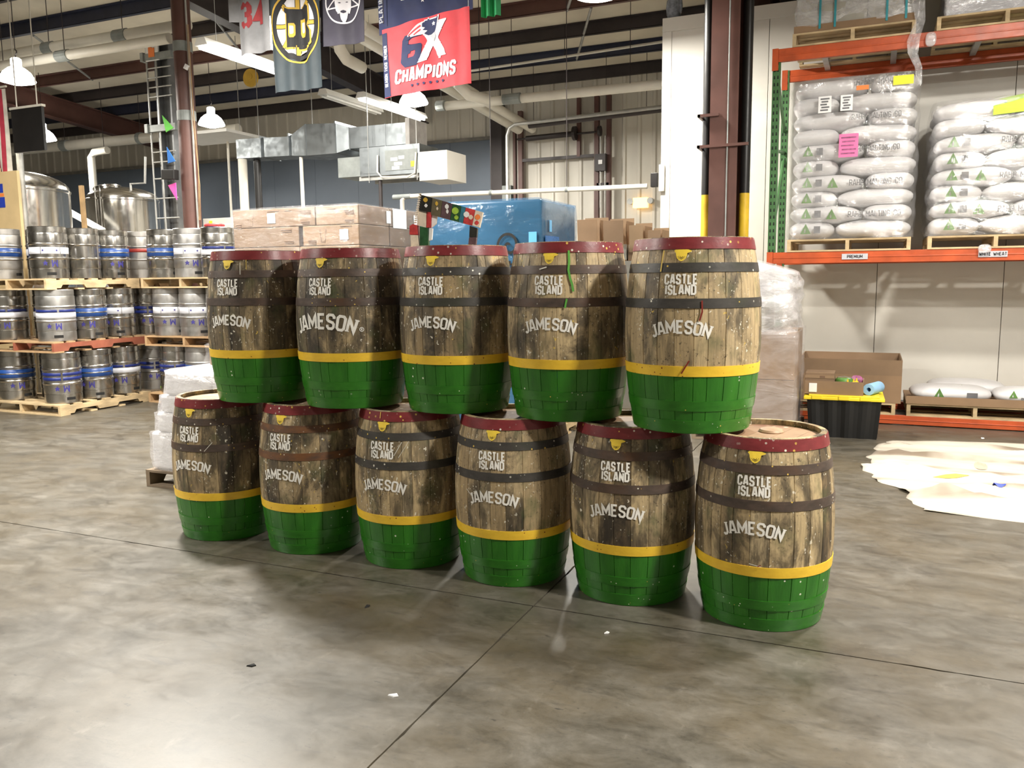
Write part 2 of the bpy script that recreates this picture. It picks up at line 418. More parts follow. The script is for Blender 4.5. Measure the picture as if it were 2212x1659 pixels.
# ------------------------------------------------------------------ lettering: stroke font, one unit high
def _oct(w): return [(.12,0),(w-.12,0),(w,.14),(w,.86),(w-.12,1),(.12,1),(0,.86),(0,.14),(.12,0)]
GL = {
 'A': (.56, [[(0,0),(.20,1),(.36,1),(.56,0)],[(.09,.27),(.47,.27)]]),
 'B': (.5, [[(0,.5),(0,1),(.36,1),(.48,.88),(.48,.62),(.38,.52),(0,.52)],[(0,.52),(0,0),(.38,0),(.5,.13),(.5,.4),(.38,.52)]]),
 'C': (.5, [[(.5,.70),(.5,.86),(.38,1),(.12,1),(0,.86),(0,.14),(.12,0),(.38,0),(.5,.14),(.5,.30)]]),
 'D': (.5, [[(0,0),(0,1),(.36,1),(.5,.85),(.5,.15),(.36,0),(0,0)]]),
 'E': (.44, [[(.44,1),(0,1),(0,0),(.44,0)],[(0,.52),(.36,.52)]]),
 'F': (.44, [[(.44,1),(0,1),(0,0)],[(0,.52),(.36,.52)]]),
 'G': (.5, [[(.5,.72),(.5,.86),(.38,1),(.12,1),(0,.86),(0,.14),(.12,0),(.38,0),(.5,.14),(.5,.45),(.28,.45)]]),
 'H': (.5, [[(0,0),(0,1)],[(.5,0),(.5,1)],[(0,.5),(.5,.5)]]),
 'I': (.06, [[(.03,0),(.03,1)]]),
 'J': (.36, [[(.36,1),(.36,.16),(.24,0),(.08,0),(0,.14)]]),
 'K': (.5, [[(0,0),(0,1)],[(.5,1),(.04,.46)],[(.16,.58),(.5,0)]]),
 'L': (.42, [[(0,1),(0,0),(.42,0)]]),
 'M': (.66, [[(0,0),(0,1),(.33,.30),(.66,1),(.66,0)]]),
 'N': (.52, [[(0,0),(0,1),(.52,0),(.52,1)]]),
 'O': (.52, [_oct(.52)]),
 'P': (.5, [[(0,0),(0,1),(.38,1),(.5,.87),(.5,.57),(.38,.44),(0,.44)]]),
 'R': (.5, [[(0,0),(0,1),(.38,1),(.5,.87),(.5,.6),(.38,.47),(0,.47)],[(.26,.47),(.5,0)]]),
 'S': (.5, [[(.49,.74),(.49,.87),(.38,1),(.12,1),(0,.87),(0,.66),(.10,.55),(.40,.45),(.5,.34),(.5,.13),(.38,0),(.12,0),(.01,.13),(.01,.26)]]),
 'T': (.5, [[(0,1),(.5,1)],[(.25,0),(.25,1)]]),
 'U': (.5, [[(0,1),(0,.14),(.12,0),(.38,0),(.5,.14),(.5,1)]]),
 'W': (.74, [[(0,1),(.18,0),(.37,.7),(.56,0),(.74,1)]]),
 'X': (.54, [[(0,0),(.54,1)],[(0,1),(.54,0)]]),
 'Y': (.5, [[(0,1),(.25,.46),(.5,1)],[(.25,.46),(.25,0)]]),
 'Z': (.5, [[(0,1),(.5,1),(0,0),(.5,0)]]),
 '3': (.5, [[(0,.8),(0,.88),(.12,1),(.38,1),(.5,.86),(.5,.64),(.38,.52),(.2,.52)],[(.38,.52),(.5,.4),(.5,.14),(.38,0),(.12,0),(0,.12),(0,.22)]]),
 '4': (.52, [[(.4,0),(.4,1),(0,.3),(.52,.3)]]),
 '6': (.5, [[(.5,.78),(.5,.88),(.4,1),(.12,1),(0,.86),(0,.14),(.12,0),(.38,0),(.5,.14),(.5,.44),(.38,.57),(0,.57)]]),
 '.': (.08, [[(.04,0),(.04,.1)]]),
}
def stroke(pl, t, maxlen=.25):
    """polyline -> list of quads with mitred corners"""
    pts = []
    for a, b in zip(pl, pl[1:]):
        n = max(1, int(math.hypot(b[0]-a[0], b[1]-a[1])/maxlen+.999))
        pts += [(a[0]+(b[0]-a[0])*i/n, a[1]+(b[1]-a[1])*i/n) for i in range(n)]
    pts.append(pl[-1]); n = len(pts)
    closed = pl[0] == pl[-1]; L = []; Rr = []
    for i, p in enumerate(pts):
        a = pts[i-1] if i > 0 else (pts[-2] if closed else None)
        b = pts[i+1] if i < n-1 else (pts[1] if closed else None)
        ds = []
        if a: d = (p[0]-a[0], p[1]-a[1]); l = math.hypot(*d) or 1; ds.append((d[0]/l, d[1]/l))
        if b: d = (b[0]-p[0], b[1]-p[1]); l = math.hypot(*d) or 1; ds.append((d[0]/l, d[1]/l))
        nx = -sum(d[1] for d in ds); ny = sum(d[0] for d in ds); l = math.hypot(nx, ny) or 1; nx /= l; ny /= l
        c = max(.45, nx*-ds[0][1]+ny*ds[0][0]); k = t/2/c
        L.append((p[0]+nx*k, p[1]+ny*k)); Rr.append((p[0]-nx*k, p[1]-ny*k))
    return [[Rr[i], Rr[i+1], L[i+1], L[i]] for i in range(n-1)]
def text_quads(s, h, t=.17, gap=.16, slant=0.0, serif=False, wide=1.0, line=1.35):
    """centred quads for one or more lines of text"""
    out = []
    lines = s.split('\n')
    for li, ln in enumerate(lines):
        ws = [(.35 if c == ' ' else GL[c][0]*wide) for c in ln]
        adv = gap*.42+t
        tot = sum(ws)+adv*(len(ln)-1)
        x = -tot/2; y0 = (-(len(lines)-1)/2+(len(lines)-1-li))*line - .5
        for c, wd in zip(ln, ws):
            if c != ' ':
                for pl in GL[c][1]:
                    q = stroke([(px*wide, py) for px, py in pl], t)
                    if serif:
                        for (e, o2) in ((pl[0], pl[1]), (pl[-1], pl[-2])):
                            if (e[1] in (0, 1)) and abs(e[1]-o2[1]) > .5 and pl[0] != pl[-1]:
                                yy = e[1] + (.03 if e[1] == 0 else -.03)
                                q += stroke([(e[0]*wide-.15, yy), (e[0]*wide+.15, yy)], .085)
                    for qd in q:
                        out.append([((x+px+slant*(py-.5))*h, (py+y0)*h) for px, py in qd])
            x += wd+adv
    return out
def fill(poly, dy=.02, dx=.05):
    dx = min(dx, .02)
    """scan-line fill of a polygon (even-odd, list of contours) into small quads"""
    cs = poly if isinstance(poly[0][0], (tuple, list)) else [poly]
    ys = [p[1] for c in cs for p in c]; y0, y1 = min(ys), max(ys); n = max(1, int((y1-y0)/dy+.5)); out = []
    def cross(y):
        xs = []
        for c in cs:
            for a, b in zip(c, c[1:]+c[:1]):
                if (a[1] <= y) != (b[1] <= y): xs.append(a[0]+(y-a[1])*(b[0]-a[0])/(b[1]-a[1]))
        return sorted(xs)
    for i in range(n):
        ya, yb = y0+(y1-y0)*i/n, y0+(y1-y0)*(i+1)/n; e = (yb-ya)*.02
        A, B = cross(ya+e), cross(yb-e)
        if len(A) != len(B): A = B = cross((ya+yb)/2)
        for k in range(0, len(A)-1, 2):
            m = max(1, int(max(A[k+1]-A[k], B[k+1]-B[k])/dx+.5))
            for j in range(m):
                s0, s1 = j/m, (j+1)/m
                out.append([(A[k]+(A[k+1]-A[k])*s0, ya), (A[k]+(A[k+1]-A[k])*s1, ya), (B[k]+(B[k+1]-B[k])*s1, yb), (B[k]+(B[k+1]-B[k])*s0, yb)])
    return out
def star(cx, cy, r, rot=0.0, inner=.42):
    return [(cx+(r if i % 2 == 0 else r*inner)*sin(rot+pi*i/5), cy+(r if i % 2 == 0 else r*inner)*cos(rot+pi*i/5)) for i in range(10)]
def place(quads, fn):
    mb = MB()
    for q in quads: mb.add([fn(*p) for p in q], [tuple(range(len(q)))])
    return mb
def shift(quads, dx, dy, s=1.0, rot=0.0):
    c, sn = cos(rot)*s, sin(rot)*s
    return [[(x*c-y*sn+dx, x*sn+y*c+dy) for x, y in q] for q in quads]

# ================================================================== STRUCTURE
rng = random.Random(4)
XL, XR, YB, YF = -24.0, 8.0, -9.0, 16.6
def roof(y): return 5.45+(YF-y)*.083          # underside of the purlins
# floor: sunk sub-base that shows in the joints, four cast slabs on it
floor = struct(MB().box(XL, YB, -.30, XR, YF, -.03).build('floor', 'joint_dark'))
JY, JX = 3.668, -1.49
def jag(a, b, fixed, axis, side):
    n = int(abs(b-a)/.06); pts = []
    for i in range(n+1):
        t = a+(b-a)*i/n; j = fixed+side*(.0025+.0025*rng.random()+(.004 if rng.random() > .93 else 0))
        pts.append((t, j) if axis == 'x' else (j, t))
    return pts
for sx in (-1, 1):
    for sy in (-1, 1):
        x_far, y_far = (XL if sx < 0 else XR), (YB if sy < 0 else YF)
        e1 = jag(x_far, JX+sx*.006, JY, 'x', sy); e2 = jag(JY+sy*.006, y_far, JX, 'y', sx)
        poly = e1+e2+[(x_far, y_far)]
        n = len(poly)
        mb = MB().add([(x, y, 0) for x, y in poly]+[(x, y, -.03) for x, y in poly], [tuple(range(n))]+[(i, (i+1) % n, n+(i+1) % n, n+i) for i in range(n)])
        mb.build('slab', 'concrete', floor)
# far wall: blue painted panels low on the left, ribbed metal sheets above and to the right
wf = struct(MB().box(XL, YF, 0, XR, YF+.2, 6.6).build('wall_far', 'wall_dark'))
XB = -7.42
for i in range(14):
    x1 = XB-i*1.2
    MB().box(x1-1.195, YF-.04, 0, x1, YF, 4.58).build('panel', 'wall_blue', wf)
def sheet(wd, h):
    mb = MB(); prof = []; x = 0
    while x < wd-.01:
        prof += [(x, 0), (x+.20, 0), (x+.225, -.035), (x+.275, -.035), (x+.30, 0)]; x += .30667
    prof.append((wd, 0)); n = len(prof)
    return mb.add([(a, b, 0) for a, b in prof]+[(a, b, h) for a, b in prof], [(i, i+1, n+i+1, n+i) for i in range(n-1)])
sh_full = sheet(.92, 6.0).mesh('panel', 'wall_corrugated'); sh_up = sheet(.92, 1.4).mesh('panel', 'wall_corrugated')
for i in range(9): link('panel', sh_full, wf, (XB+.02+i*.92, YF-.02, 0))
for i in range(17): link('panel', sh_up, wf, (XB-.92-i*.92, YF-.02, 4.6))
MB().box(XL, YF-.08, 4.56, XB, YF-.02, 4.63).build('ledge', 'wall_seam', wf)
# unseen sides of the hall
struct(MB().box(XL-.2, YB, 0, XL, YF, 8).build('wall_left', 'wall_corrugated'))
struct(MB().box(XR, YB, 0, XR+.2, YF, 8).build('wall_right', 'wall_corrugated'))
struct(MB().box(XL, YB-.2, 0, XR, YB, 8).build('wall_back', 'wall_corrugated'))
# roof: vinyl faced insulation on purlins and rafters
za, zb = roof(YB)+.2, roof(YF)+.2
ce = struct(MB().add([(XL,YB,za),(XR,YB,za),(XR,YF,zb),(XL,YF,zb),(XL,YB,za+.2),(XR,YB,za+.2),(XR,YF,zb+.2),(XL,YF,zb+.2)],
     [(0,3,2,1),(4,5,6,7),(0,1,5,4),(1,2,6,5),(2,3,7,6),(3,0,4,7)]).build('ceiling', 'vinyl_ceiling'))
pur = {}
for mt in ('iron_dark', 'iron_navy', 'iron_brown'):
    pur[mt] = MB().box(XL, -.006, 0, XR, .006, .20).box(XL, -.006, 0, XR, .075, .008).box(XL, -.075, .192, XR, .006, .20).box(XL, .067, 0, XR, .075, .025).mesh('purlin', mt)
y = 16.15; k = 0
while y > -8:
    link('purlin', pur[('iron_dark', 'iron_navy', 'iron_dark', 'iron_brown')[k % 4]], ce, (0, y, roof(y))); y -= 1.12; k += 1
def ibeam_y(x, y0, y1, dep, wd):
    mb = MB()
    for (a0, a1, b0, b1) in ((-wd/2, wd/2, -.02, 0), (-.008, .008, -dep+.02, -.02), (-wd/2, wd/2, -dep, -dep+.02)):
        mb.add([(x+a0,y0,roof(y0)+b0),(x+a1,y0,roof(y0)+b0),(x+a1,y1,roof(y1)+b0),(x+a0,y1,roof(y1)+b0),
                (x+a0,y0,roof(y0)+b1),(x+a1,y0,roof(y0)+b1),(x+a1,y1,roof(y1)+b1),(x+a0,y1,roof(y1)+b1)],
               [(0,3,2,1),(4,5,6,7),(0,1,5,4),(1,2,6,5),(2,3,7,6),(3,0,4,7)])
    return mb
for x in (-16.9, -9.2, -1.57, 6.0): ibeam_y(x, YB, YF-.1, .46, .22).build('rafter', 'iron_brown' if x != -9.2 else 'iron_dark', ce)
for (a, b) in (((-7.6, 15.1), (-6.4, 12.9)), ((-5.2, 15.1), (-4.2, 12.9)), ((-11, 12.9), (-9.9, 10.7)), ((-13.4, 14), (-12.2, 11.8)), ((-4.6, 12.9), (-3.5, 10.7)), ((-15, 12.9), (-13.8, 10.7))):
    MB().cyl((a[0], a[1], roof(a[1])+.02), (b[0], b[1], roof(b[1])+.02), .022, 6).build('brace', 'pipe_grey', ce)

# cooler box: white insulated panels behind the rack
CY, CT = 11.0, 4.73
wc = struct(MB().box(-2.56, CY+.05, 0, XR, YF-.3, 4.86).build('wall_cooler', 'wall_seam'))
xs = [-2.6, -1.296, .033, 1.362, 2.69, 4.02, 5.35, 6.68, XR]
for a, b in zip(xs, xs[1:]):
    MB().box(a+.003, CY, 0, b-.003, CY+.05, CT).build('panel', 'wall_white', wc, bev=.004)
struct(MB().box(-2.62, CY-.015, CT, XR, CY+.05, 4.90).box(-2.62, CY+.05, 4.87, XR, YF-.3, 4.90).build('trim_1', 'wall_white', bev=.004))
struct(MB().box(-2.62, CY-.012, 0, -2.50, CY+.0, CT).box(-2.62, CY, 0, -2.60, YF-.3, CT).build('trim_2', 'wall_white', bev=.003))
struct(MB().box(-2.6, CY-.03, 0, XR, CY-.001, .11).build('baseboard_cooler', 'wall_seam', bev=.003))

# ================================================================== LAMPS
LAMP_LABELS = ['bright high-bay lamp at the top edge, left of the white cooler wall', 'glaring high-bay lamp behind the gold-and-black crest flag',
 'large glaring high-bay lamp above the stars-and-stripes flag, upper left', 'glaring high-bay lamp just below the red champions flag',
 'high-bay lamp hanging right of the round brown column', 'small far high-bay lamp over the domed steel tanks, far left',
 'high-bay lamp out of frame above the left end of the barrels', 'high-bay lamp out of frame to the right of the barrels', 'high-bay lamp out of frame in front of the rack',
 'high-bay lamp out of frame above the keg stacks', 'high-bay lamp behind the camera, middle', 'unseen high-bay lamp added as fill behind the camera, right', 'unseen high-bay lamp added as fill behind the camera, left']
shell_me = MB().lathe([(.245,0),(.25,.012),(.235,.05),(.19,.13),(.12,.19),(.075,.21),(.075,.32),(.05,.34),(.0,.345)], 28).mesh('shell', 'lamp_shell', 60)
lens_me = MB().lathe([(.0,-.05),(.09,-.042),(.17,-.02),(.232,.012),(.20,.05),(.0,.06)], 24).mesh('lens', 'lamp_lens', 'all')
hook_me = MB().tube([(0,0,.34),(0,0,.38),(.03,0,.41),(.03,0,.44),(0,0,.46)], .009, 6).mesh('hook', 'iron_dark')
for i, (x, y, z, wt) in enumerate(LAMPS):
    t = thing('high_bay_lamp', LAMP_LABELS[i], 'lamp', (x, y, z), 0, 'high-bay lamps under the roof')
    link('shell', shell_me, t); link('lens', lens_me, t); link('hook', hook_me, t)
    MB().cyl((0, 0, .45), (0, 0, roof(y)+.2-z), .006, 6).build('cable', 'iron_dark', t)
    ld = bpy.data.lights.new('lamp_light', 'AREA'); ld.shape = 'DISK'; ld.size = .44; ld.energy = wt; ld.color = (1.0, .955, .87)
    lo = bpy.data.objects.new('lamp_light', ld); col.objects.link(lo); lo.parent = t; lo.location = (0, 0, -.06)
# fluorescent strips in line along the hall
def strip(label, x, y0, y1, z, lit=True):
    t = thing('strip_light', label, 'strip light', (x, (y0+y1)/2, z), 0, 'fluorescent strips')
    L = (y1-y0)/2
    MB().prism([(-.10,.0),(.10,.0),(.06,.09),(-.06,.09)], -L, L).build('housing', 'enamel_white', t)
    for s in (-.045, .045): MB().cyl((s, -L+.03, -.022), (s, L-.03, -.022), .02, 8).build('tube', 'tube_lens' if lit else 'enamel_white', t)
    for s in (-L*.7, L*.7): MB().cyl((0, s, .09), (0, s, roof((y0+y1)/2+s)-z), .004, 5).build('chain', 'pipe_grey', t)
    if lit:
        ld = bpy.data.lights.new('tube_light', 'AREA'); ld.shape = 'RECTANGLE'; ld.size = .16; ld.size_y = 2*L; ld.energy = 70; ld.color = (1, .97, .9)
        lo = bpy.data.objects.new('tube_light', ld); col.objects.link(lo); lo.parent = t; lo.location = (0, 0, -.06)
strip('long lit fluorescent strip running from the brown column to the crest flag', -7.62, 8.15, 9.95, 4.47)
strip('lit fluorescent strip ending at the lamp below the red flag', -7.62, 11.6, 13.6, 4.5)
strip('unlit fluorescent strip left of the lit one under the flags', -8.35, 11.6, 13.3, 4.62, False)

# ================================================================== BARRELS
BH, RT, RB = .9, .2757, .324
def br(z): t = z/BH; return RT+(RB-RT)*(1-(2*t-1)**2)
brng = random.Random(11)
NS = 25
wts = [brng.uniform(.62, 1.35) for _ in range(NS)]; s_ = sum(wts); ang = [0]
for q in wts: ang.append(ang[-1]+2*pi*q/s_)
def stave_mesh(a0, a1):
    e = .0065; cols_ = [(a0+.0008, -.0026), (a0+e, 0), ((a0+a1)/2, .0006), (a1-e, 0), (a1-.0008, -.0026)]
    rows = [(i/9*BH, 0) for i in range(10)]+[(BH, -.026), (BH-.045, -.026)]
    mb = MB(); vs = []
    for z, dr in rows:
        for a, d in cols_:
            r = br(z)+(d if dr == 0 else dr); vs.append((r*cos(a), r*sin(a), z))
    nc = len(cols_)
    mb.add(vs, [(i*nc+j, i*nc+j+1, (i+1)*nc+j+1, (i+1)*nc+j) for i in range(len(rows)-1) for j in range(nc-1)])
    return mb.mesh('stave', 'barrel_oak', 20)
STAVES = [stave_mesh(ang[i], ang[i+1]) for i in range(NS)]
def hoop_mesh(z0, z1, m, off=.003):
    zs = [z0+(z1-z0)*i/3 for i in range(4)]
    return MB().lathe([(br(z0)-.004, z0)]+[(br(z)+off, z) for z in zs]+[(br(z1)-.004, z1)], 56).mesh('hoop', m, 40)
HOOPS = [('red_hoop', hoop_mesh(.845, .897, 'hoop_red', .0035)), ('yellow_hoop', hoop_mesh(.270, .318, 'hoop_yellow')),
         ('green_hoop', hoop_mesh(.108, .155, 'hoop_green')), ('green_hoop', hoop_mesh(.003, .063, 'hoop_green'))]
IRON = {m: (hoop_mesh(.742, .784, m), hoop_mesh(.580, .624, m)) for m in ('hoop_iron', 'hoop_iron_dark', 'hoop_rust')}
def disc_strip(y0, y1, r, z0, z1):
    n = 7; ys = [y0+(y1-y0)*i/n for i in range(n+1)]
    def hw(yy): return math.sqrt(max(0, r*r-yy*yy))
    poly = [(hw(yy), yy) for yy in ys]+[(-hw(yy), yy) for yy in reversed(ys)]
    k = len(poly)
    return MB().add([(x, yy, z1) for x, yy in poly]+[(x, yy, z0) for x, yy in poly], [tuple(range(k))]+[(i, (i+1) % k, k+(i+1) % k, k+i) for i in range(k)]).mesh('head_board', 'barrel_head')
RH = RT-.024; hb = [-RH, -.155, -.06, .045, .145, RH]
HEADB = [disc_strip(a+.001, b-.001, RH, BH-.05, BH-.026) for a, b in zip(hb, hb[1:])]
BOTTOM = MB().lathe([(0, .012), (RT-.02, .012), (RT-.02, .03), (0, .03)], 32).mesh('bottom_head', 'barrel_head')
BUNG = MB().lathe([(0,.022),(.03,.021),(.052,.014),(.060,.004),(.058,0),(0,0)], 20).mesh('bung', 'barrel_head', 30)
def on_barrel(off):
    return lambda x, z: ((br(z)+off)*cos(-pi/2+x/.315), (br(z)+off)*sin(-pi/2+x/.315), z)
def castle_quads(): return shift(text_quads('CASTLE\nISLAND', .0385, .225, .12, 0, False, .82, 1.16+.06), 0, .687)
def arch(q, k): return [[(x, z-k*x*x) for x, z in p] for p in q]
def jameson_quads(s=1.0):
    q = text_quads('JAMESON', .052*s, .20, .14, 0, True, 1.0)
    A = .40*s
    return shift([[((A+z)*sin(x/A), (A+z)*cos(x/A)-A) for x, z in p] for p in q], 0, .497)
def emblem_quads():
    # broad bowl with side spouts above a half wheel cut by spokes
    body = [(-.030,.030),(-.036,.024),(-.027,.014),(-.026,.004),(-.020,-.010),(-.010,-.019),(0,-.022),(.010,-.019),(.020,-.010),(.026,.004),(.027,.014),(.048,.020),(.048,.024),(.036,.028),(.030,.030)]
    spokes = [[(cos(a)*.008-.0015, sin(a)*.008+.004), (cos(a)*.008+.0015, sin(a)*.008+.004), (cos(a)*.020+.0022, sin(a)*.019+.004), (cos(a)*.020-.0022, sin(a)*.019+.004)] for a in [pi+pi*(i+1)/8 for i in range(7)]]
    return shift(fill([body]+spokes, .003, .02), 0, .813)
TXT = {'castle': place(castle_quads(), on_barrel(.0022)).mesh('block_lettering', 'stencil_white'),
       'jam': place(jameson_quads(), on_barrel(.0022)).mesh('arched_lettering', 'stencil_white'),
       'emb': place(emblem_quads(), on_barrel(.0062)).mesh('emblem', 'stencil_yellow')}
_big = jameson_quads(1.45)
REG = [] ; _ring = [(.229+.011*cos(2*pi*i/14), .438+.011*sin(2*pi*i/14)) for i in range(14)]
REG = stroke(_ring+[_ring[0]], .0036, .01) + shift(text_quads('R', .011, .22), .229, .438)
TXT['reg'] = place(shift(REG, .005, .012), on_barrel(.0022)).mesh('registered_mark', 'stencil_white')
TXT['jambig'] = place(shift(_big, .012, .0), on_barrel(.0022)).mesh('arched_lettering', 'stencil_white')
def barrel(label, x, y, z, stain, iron, turn, tw=0.0, big=False, bung=False):
    t = thing('whiskey_barrel', label, 'barrel', (x, y, z), 0, 'stacked stencilled whiskey barrels')
    for me in STAVES:
        o = link('stave', me, t, (0,0,0), (0, 0, turn)); o.color = (stain, stain, stain, 1)
    for nm, me in HOOPS: link(nm, me, t, (0,0,0), (0, 0, turn))
    for me in IRON[iron]: link('iron_hoop', me, t, (0,0,0), (0, 0, turn))
    for me in HEADB: link('head_board', me, t, (0,0,0), (0, 0, turn*.3))
    link('bottom_head', BOTTOM, t)
    link('block_lettering', TXT['castle'], t, (0,0,0), (0, 0, tw)); link('emblem', TXT['emb'], t, (0,0,0), (0, 0, tw))
    link('arched_lettering', TXT['jambig' if big else 'jam'], t, (0,0,0), (0, 0, tw*1.3))
    if big: stuff(link('registered_mark', TXT['reg'], t, (0,0,0), (0, 0, tw*1.3)))
    if bung: link('bung', BUNG, t, (.02, .05, BH-.026))
    return t
# painted drips that only one barrel has
def drip(t, pts, wd, m, name='paint_drip', off=.0030):
    q = stroke(pts, wd, .02); place(q, on_barrel(off)).build(name, m, t)
DS = BH
B1 = barrel('whiskey barrel at the left end of the bottom row, lettering half turned away', -3.851, 4.134, 0, .30, 'hoop_iron', .3, .02)
B2 = barrel('whiskey barrel, second from left in the bottom row, with orange-rusted hoops', -3.147, 4.134, 0, .22, 'hoop_rust', 1.1, .0)
B3 = barrel('whiskey barrel, third from left in the bottom row, with slanting white paint flecks', -2.457, 4.145, 0, .16, 'hoop_iron_dark', 2.0, .0)
B4 = barrel('whiskey barrel, fourth from left in the bottom row, with pale wood and near-black hoops', -1.787, 4.119, 0, .02, 'hoop_iron_dark', 2.9, .03)
B5 = barrel('whiskey barrel, fifth from left in the bottom row, between two of the closest barrels', -1.113, 4.114, 0, .25, 'hoop_iron', 3.6, .0)
B6 = barrel('whiskey barrel at the right end of the bottom row, bung on its top', -.445, 4.060, 0, .18, 'hoop_iron', 4.4, -.03, bung=True)
T1 = barrel('dark stained whiskey barrel at the left end of the top row', -3.477, 4.119, DS, .42, 'hoop_iron', 5.0, .03)
T2 = barrel('whiskey barrel with the largest brand lettering, second from left in the top row', -2.812, 4.121, DS, .36, 'hoop_iron', .8, .0, big=True)
T3 = barrel('whiskey barrel in the middle of the top row, under the arch of cartons', -2.143, 4.170, DS, .20, 'hoop_iron_dark', 1.7, .0)
T4 = barrel('whiskey barrel with a green paint drip, second from right in the top row', -1.475, 4.150, DS, .14, 'hoop_iron', 2.5, .02)
T5 = barrel('palest whiskey barrel, at the right end of the top row', -.803, 4.055, DS, -.04, 'hoop_iron_dark', 3.3, .02)
simple('drip_green', (.10,.36,.05), .5); simple('drip_red', (.22,.02,.012), .45); simple('drip_white', (.72,.70,.62), .5); simple('drip_yellow', (.72,.50,.08), .5)
drip(T4, [(.110,.855),(.112,.80),(.108,.76),(.116,.72),(.126,.69),(.131,.655)], .011, 'drip_green', off=.0068)
drip(T4, [(.100,.62),(.094,.59),(.092,.575)], .009, 'drip_green', off=.0068)
drip(T4, [(-.045,.765),(-.005,.775)], .006, 'drip_white', off=.0068)
drip(T5, [(.102,.615),(.103,.565),(.092,.525)], .007, 'drip_red', off=.0068)
drip(T5, [(.052,.345),(.033,.312),(.018,.285)], .006, 'drip_red', off=.0068)
drip(T5, [(-.082,.84),(-.088,.79),(-.091,.745)], .006, 'drip_yellow', off=.0068)
drip(B3, [(-.018,.897),(-.019,.862)], .005, 'drip_yellow', off=.0068)
drip(B3, [(.075,.66),(.12,.735)], .0035, 'drip_white'); drip(B3, [(.10,.65),(.16,.74)], .0025, 'drip_white')
drip(B4, [(-.145,.52),(-.10,.485)], .004, 'drip_white'); drip(B1, [(.115,.585),(.165,.64)], .003, 'drip_white')
drip(B6, [(-.02,.333),(.03,.323)], .004, 'drip_white', off=.0068); drip(B6, [(.015,.322),(.03,.33)], .004, 'drip_red', off=.0068)
drip(T1, [(.10,.83),(.102,.76)], .004, 'drip_white', off=.0068); drip(T1, [(.138,.845),(.139,.79)], .0035, 'drip_yellow', off=.0068)

# ================================================================== PALLETS
def stringer(L, h):
    a, b, n = L*.14, L*.40, .042
    pl = [(0,0),(a,0),(a+.03,n),(b-.03,n),(b,0),(L-b,0),(L-b+.03,n),(L-a-.03,n),(L-a,0),(L,0),(L,h),(0,h)]
    return pl
_pc = {}
def pallet(label, x0, y0, z0, wd, dp, m='pallet_pine', h=.135, m2=None, seed=0, group='wooden pallets'):
    """front left corner at x0,y0; stringers run away from the viewer"""
    t = thing('pallet', label, 'pallet', (x0, y0, z0), 0, group)
    key = (round(wd, 2), round(dp, 2), m, h, m2)
    if key not in _pc:
        sh = h-.036
        st = MB(); pl = stringer(dp, sh); n = len(pl)
        st.add([(-.019, yy, zz) for yy, zz in pl]+[(.019, yy, zz) for yy, zz in pl], [tuple(range(n)), tuple(range(2*n-1, n-1, -1))]+[(i, n+i, n+(i+1) % n, (i+1) % n) for i in range(n)])
        _pc[key] = (st.mesh('stringer', m2 or m), MB().box(0, 0, 0, wd, .095, .018).mesh('board', m), MB().box(0, 0, 0, wd, .14, .018).mesh('board', m))
    st, bd, bw = _pc[key]; rg = random.Random(seed)
    for fx in (.019, wd/2, wd-.019): link('stringer', st, t, (fx, 0, .018))
    for i in range(7):
        me = bw if i in (0, 6) else bd; wdt = .14 if i in (0, 6) else .095
        yy = (dp-wdt)*i/6; link('board', me, t, (0, yy+(rg.uniform(-.008, .008) if 0 < i < 6 else 0), h-.018), (0, 0, 0))
    for i in range(4):
        wdt = .14 if i in (0, 3) else .095; me = bw if i in (0, 3) else bd
        link('board', me, t, (0, (dp-wdt)*i/3, 0))
    return t

# ================================================================== KEGS
KH, KR = .635, .2225
def kprof():
    p = [(0,.04),(.17,.04),(.195,.0),(.212,.0),(.2155,.004),(.2155,.112),(.211,.115),(.211,.120),(.2165,.124),(KR-.003,.140)]
    for zc in (.25, .425): p += [(KR-.003, zc-.016), (KR+.004, zc-.009), (KR+.007, zc), (KR+.004, zc+.009), (KR-.003, zc+.016)]
    p += [(KR-.003,.540),(.2165,.556),(.211,.560),(.211,.565),(.2155,.568),(.2155,.628),(.210,KH),(.195,KH),(.19,.60),(.12,.585),(0,.58)]
    return p
KB = {m: MB().lathe(kprof(), 40).mesh('body', m, 24) for m in ('keg_steel', 'keg_matte', 'keg_dull')}
def on_keg(off): return lambda x, z: ((KR+off)*cos(x/KR), (KR+off)*sin(x/KR), z)
def band(z0, z1, a0, a1, m, off=.0005): return MB().lathe([(KR+off-.003, z0), (KR+off-.003+.002, z0+.001), (KR+off-.001, z1-.001), (KR+off-.003, z1)], max(4, int((a1-a0)*6)), a0, a1).mesh('label_band', m, 'all')
KBAND = {
 'double': [(band(.345,.385,-1.3,-.12,'keg_blue')), band(.345,.385,-.02,1.35,'keg_blue'), band(.288,.328,-1.3,-.12,'keg_blue'), band(.288,.328,-.02,1.35,'keg_blue')],
 'solid': [band(.285,.392,-2.6,2.6,'keg_bright_blue'), band(.330,.347,-1.4,1.4,'keg_steel',.0016)],
 'white': [band(.300,.382,-1.4,-.55,'keg_white_label'), band(.300,.382,-.52,.45,'keg_white_label'), band(.300,.382,.48,1.4,'keg_white_label')],
 'bluewhite': [band(.358,.390,-1.3,.1,'keg_blue'), band(.358,.390,.2,1.35,'keg_blue'), band(.285,.350,-1.5,1.5,'keg_white_label')],
 'red': [band(.352,.400,-2.8,2.8,'keg_red')],
 'plain': [],
}
KTXT = place(shift(text_quads('M', .074, .2, wide=1.1), .03, .188, 1, pi), on_keg(-.0010)).mesh('letter', 'keg_ink')
KSTAR = place(shift(fill(star(-.105, 0, .038), .008, .02), .03, .188), on_keg(-.0010)).mesh('star', 'keg_ink')
